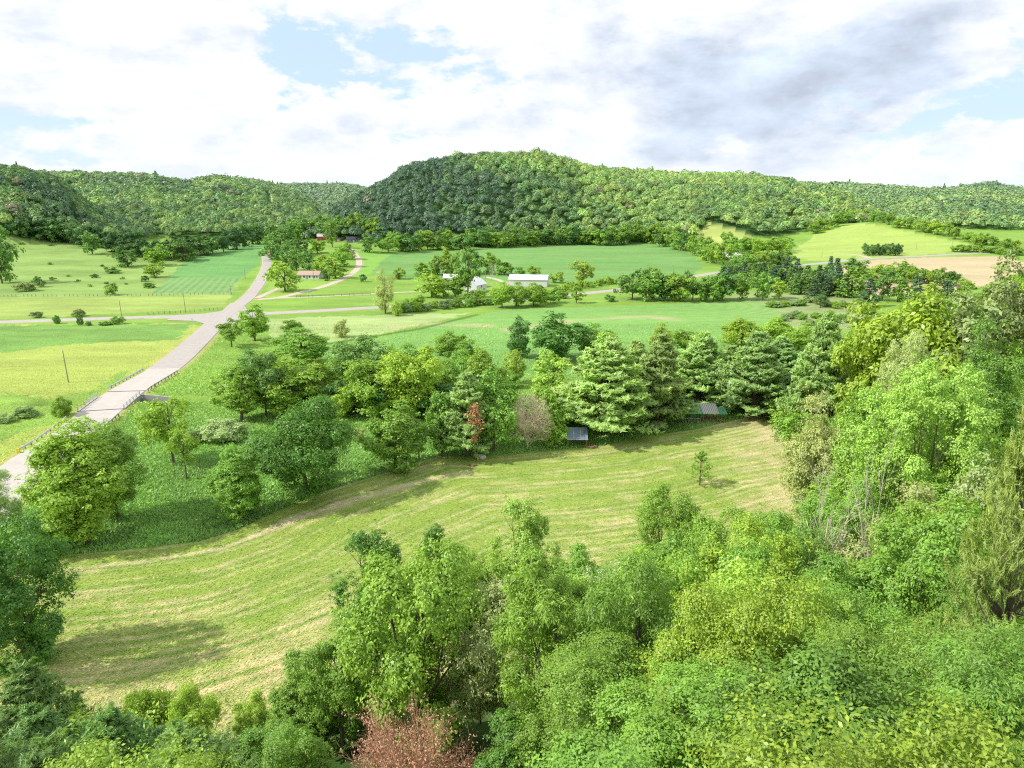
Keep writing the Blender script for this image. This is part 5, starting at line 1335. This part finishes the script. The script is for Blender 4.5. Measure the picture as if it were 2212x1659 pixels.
# parked white car beyond the spruces
x, y, z = G3(1615, 569); t = thing('parked_car', 'tiny white car parked right of the grey roofed farm buildings', 'car', (x, y, z), radians(8))
mb = MB(); mb.poly([(-2.2, -.85, .35), (2.2, -.85, .35), (2.2, .85, .35), (-2.2, .85, .35), (-2.15, -.82, .95), (2.1, -.82, .85), (2.1, .82, .85), (-2.15, .82, .95)], [(3, 2, 1, 0), (4, 5, 6, 7), (0, 1, 5, 4), (1, 2, 6, 5), (2, 3, 7, 6), (3, 0, 4, 7)]); mb.build('body', M['white'], t)
mb = MB(); mb.poly([(-1.9, -.78, .95), (1.1, -.78, .92), (1.1, .78, .92), (-1.9, .78, .95), (-1.4, -.66, 1.5), (.4, -.66, 1.5), (.4, .66, 1.5), (-1.4, .66, 1.5)], [(4, 5, 6, 7), (0, 1, 5, 4), (1, 2, 6, 5), (2, 3, 7, 6), (3, 0, 4, 7)]); mb.build('cabin', M['glass'], t)
for sx_ in (-1.35, 1.35):
    for sy_ in (-.86, .7):
        mb = MB(); mb.tube((sx_, sy_, .33), (sx_, sy_ + .16, .33), .33, .33, 14); mb.build('wheel', M['darkmetal'], t)
# ------------------------------------------------------------------ solar panel shelter
x, y, z = G3(1246, 962)
t = thing('solar_shelter', 'small open timber shelter carrying three blue solar panels on its roof', 'shelter', (x, y, z), radians(-2))
Wd_, D_ = 4.3, 2.6
for sx_ in (-1, 1):
    for yy_, hh_ in ((-D_ / 2, 1.75), (D_ / 2, 3.0)):
        mb = MB(); mb.box(sx_ * 1.95 - .09, sx_ * 1.95 + .09, yy_ - .09, yy_ + .09, -.4, hh_); mb.build('post', M['redwood'], t)
mb = MB()
for yy_, hh_ in ((-D_ / 2 - .12, 1.66), (D_ / 2 + .12, 2.92)): mb.box(-2.1, 2.1, yy_ - .06, yy_ + .06, hh_, hh_ + .18)
for sx_ in (-2.06, 0, 2.06): mb.chain([(sx_, -D_ / 2 - .5, 1.72), (sx_, D_ / 2 + .4, 3.15)], [.07, .07], 4)
mb.build('roof_frame', M['wood'], t)
ang = atan2(1.43, D_ + .9)
for k in range(3):
    x0 = -2.12 + k * 1.43; pn = None
    def P_(u_, v_, dz=0.): return (x0 + u_ * 1.38, -D_ / 2 - .5 + v_ * (D_ + .9), 1.84 + v_ * 1.43 + dz)
    mb = MB(); mb.poly([P_(0, 0), P_(1, 0), P_(1, 1), P_(0, 1), P_(0, 0, .06), P_(1, 0, .06), P_(1, 1, .06), P_(0, 1, .06)], [(3, 2, 1, 0), (4, 5, 6, 7), (0, 1, 5, 4), (1, 2, 6, 5), (2, 3, 7, 6), (3, 0, 4, 7)])
    pn = mb.build('solar_panel', M['solar'], t)
    mb = MB()
    for (u0, u1, v0, v1) in [(0, .03, 0, 1), (.97, 1, 0, 1), (.03, .97, 0, .02), (.03, .97, .98, 1)] + [(.03, .97, v, v + .006) for v in np.arange(.16, .95, .16)] + [(.33, .34, .02, .98), (.66, .67, .02, .98)]:
        mb.poly([P_(u0, v0, .066), P_(u1, v0, .066), P_(u1, v1, .066), P_(u0, v1, .066)], [(0, 1, 2, 3)])
    mb.build('frame', M['white'], pn)
def lump(name, label, cat, px, py, r0, mat, sq=(1, 1, .6), n=90, sd=3):
    x, y, z = G3(px, py); r = np.random.default_rng(sd); import bmesh
    bm = bmesh.new(); bmesh.ops.create_icosphere(bm, subdivisions=3, radius=r0)
    for v in bm.verts:
        k = 1 + .28 * sin(v.co.x * 4 / r0 + sd) * cos(v.co.y * 3.3 / r0) + r.normal() * .06
        v.co.x *= k * sq[0]; v.co.y *= k * sq[1]; v.co.z *= k * sq[2]
    me = bpy.data.meshes.new(name); bm.to_mesh(me); bm.free(); me.materials.append(mat)
    o = link(name, me, loc=(x, y, z + r0 * sq[2] * .5)); tag(o, label, cat); return o
lump('barrel_stack', 'dark equipment stored under the solar panel shelter', 'equipment', 1246, 958, .55, M['darkmetal'], (1.4, .8, 1.2), sd=9)
# weathered root heap
x, y, z = G3(1032, 992); tw, lf, H0, W0 = dead_proto(77, n1=14, n2=5, n3=2, ball=False, mat='snag', thick=1.6)
t = thing('brush_pile', 'pale grey tangled heap of roots in the grass at the meadow edge', 'brush pile', (x, y, z - .1)); t.scale = (.32, .25, .17); t.rotation_euler = (0, .25, .5)
link('branches', tw, t)
lump('tarp', 'crumpled pale sheet lying on the right of the grey root heap', 'tarp', 1040, 990, .6, M['tarp'], (1.3, .9, .9), sd=4)
lump('stump', 'small brown stump on the mown meadow below the grey root heap', 'stump', 1022, 1006, .45, M['rock'], (1.6, .9, .6), sd=5)
lump('log', 'short dark log lying right of the solar panel shelter', 'log', 1282, 968, .5, M['rock'], (2.0, .8, .8), sd=6)
# ------------------------------------------------------------------ green roofed shelter
def zat(px, py): return G3(px, py)
x0, y0, z0 = G3(1500, 912); dep = y0 * CP - (z0 - CH) * SP; mpp = dep / F
t = thing('pavilion', 'open sided green roofed shelter with a clear corrugated panel section', 'shelter', (x0, y0 + 1, z0), radians(0))
def slab(nm, u0, u1, f0, z0_, f1, z1_, mat, par, th=.08, ribs=0, rmat=None):
    a, b = (u0 - 1500) * mpp, (u1 - 1500) * mpp
    mb = MB(); mb.poly([(a, f0, z0_), (b, f0, z0_), (b, f1, z1_), (a, f1, z1_), (a, f0, z0_ + th), (b, f0, z0_ + th), (b, f1, z1_ + th), (a, f1, z1_ + th)], [(3, 2, 1, 0), (4, 5, 6, 7), (0, 1, 5, 4), (1, 2, 6, 5), (2, 3, 7, 6), (3, 0, 4, 7)])
    o = mb.build(nm, mat, par)
    if ribs:
        mb = MB()
        for k in range(ribs):
            q = a + (b - a) * (k + .5) / ribs; mb.chain([(q, f0, z0_ + th), (q, f1, z1_ + th)], [.05, .05], 4)
        mb.build('rib', rmat or mat, o)
    return o
rf = slab('roof', 1466, 1515, -1.4, 2.1, 2.4, 3.6, M['greenroof'], t, ribs=12)
slab('panel_roof', 1516, 1551, -1.5, 2.15, 2.2, 3.5, M['polycarb'], t, ribs=9, rmat=M['wood'])
slab('lean_to_roof', 1550, 1572, -.6, 1.75, 2.2, 2.6, M['greenroof'], t, ribs=5)
for px in (1470, 1492, 1513, 1518, 1534, 1549):
    for f_, h_ in ((-1.2, 2.1), (2.0, 3.3)):
        mb = MB(); q = (px - 1500) * mpp; mb.box(q - .07, q + .07, f_ - .07, f_ + .07, -.4, h_); mb.build('post', M['redwood' if px > 1514 else 'wood'], t)
mb = MB()
for k in range(14):
    q = (1470 + k * 3.2 - 1500) * mpp; mb.box(q - .03, q + .03, -1.28, -1.22, 0, 1.0)
mb.box((1470 - 1500) * mpp, (1513 - 1500) * mpp, -1.3, -1.2, 1.0, 1.08); mb.build('railing', M['greymetal'], t)
mb = MB(); mb.box((1518 - 1500) * mpp, (1548 - 1500) * mpp, -.8, 1.5, .0, .55); mb.build('platform', M['wood'], t)
mb = MB(); mb.chain([((1549 - 1500) * mpp, -.6, .6), ((1568 - 1500) * mpp, -.9, .1)], [.12, .12], 4); mb.chain([((1549 - 1500) * mpp, .2, .6), ((1568 - 1500) * mpp, -.1, .1)], [.12, .12], 4); mb.build('ramp', M['redwood'], t)
x, y, z = G3(1432, 924); t = thing('garden_table', 'white low table standing in the shade left of the green roofed shelter', 'table', (x, y, z))
mb = MB(); mb.box(-.8, .8, -.4, .4, .55, .62); mb.build('tabletop', M['white'], t)
for sx_ in (-.7, .7):
    for sy_ in (-.3, .3): mb = MB(); mb.box(sx_ - .04, sx_ + .04, sy_ - .04, sy_ + .04, 0, .55); mb.build('leg', M['greymetal'], t)
x, y, z = G3(1436, 913); t = thing('garden_chair', 'white plastic chair behind the low white table in the shade', 'chair', (x, y, z))
mb = MB(); mb.box(-.28, .28, -.28, .28, .4, .46); mb.build('seat', M['white'], t)
mb = MB(); mb.box(-.28, .28, .24, .29, .46, .95); mb.build('backrest', M['white'], t)
for sx_ in (-.24, .24):
    for sy_ in (-.24, .24): mb = MB(); mb.box(sx_ - .03, sx_ + .03, sy_ - .03, sy_ + .03, 0, .4); mb.build('leg', M['white'], t)
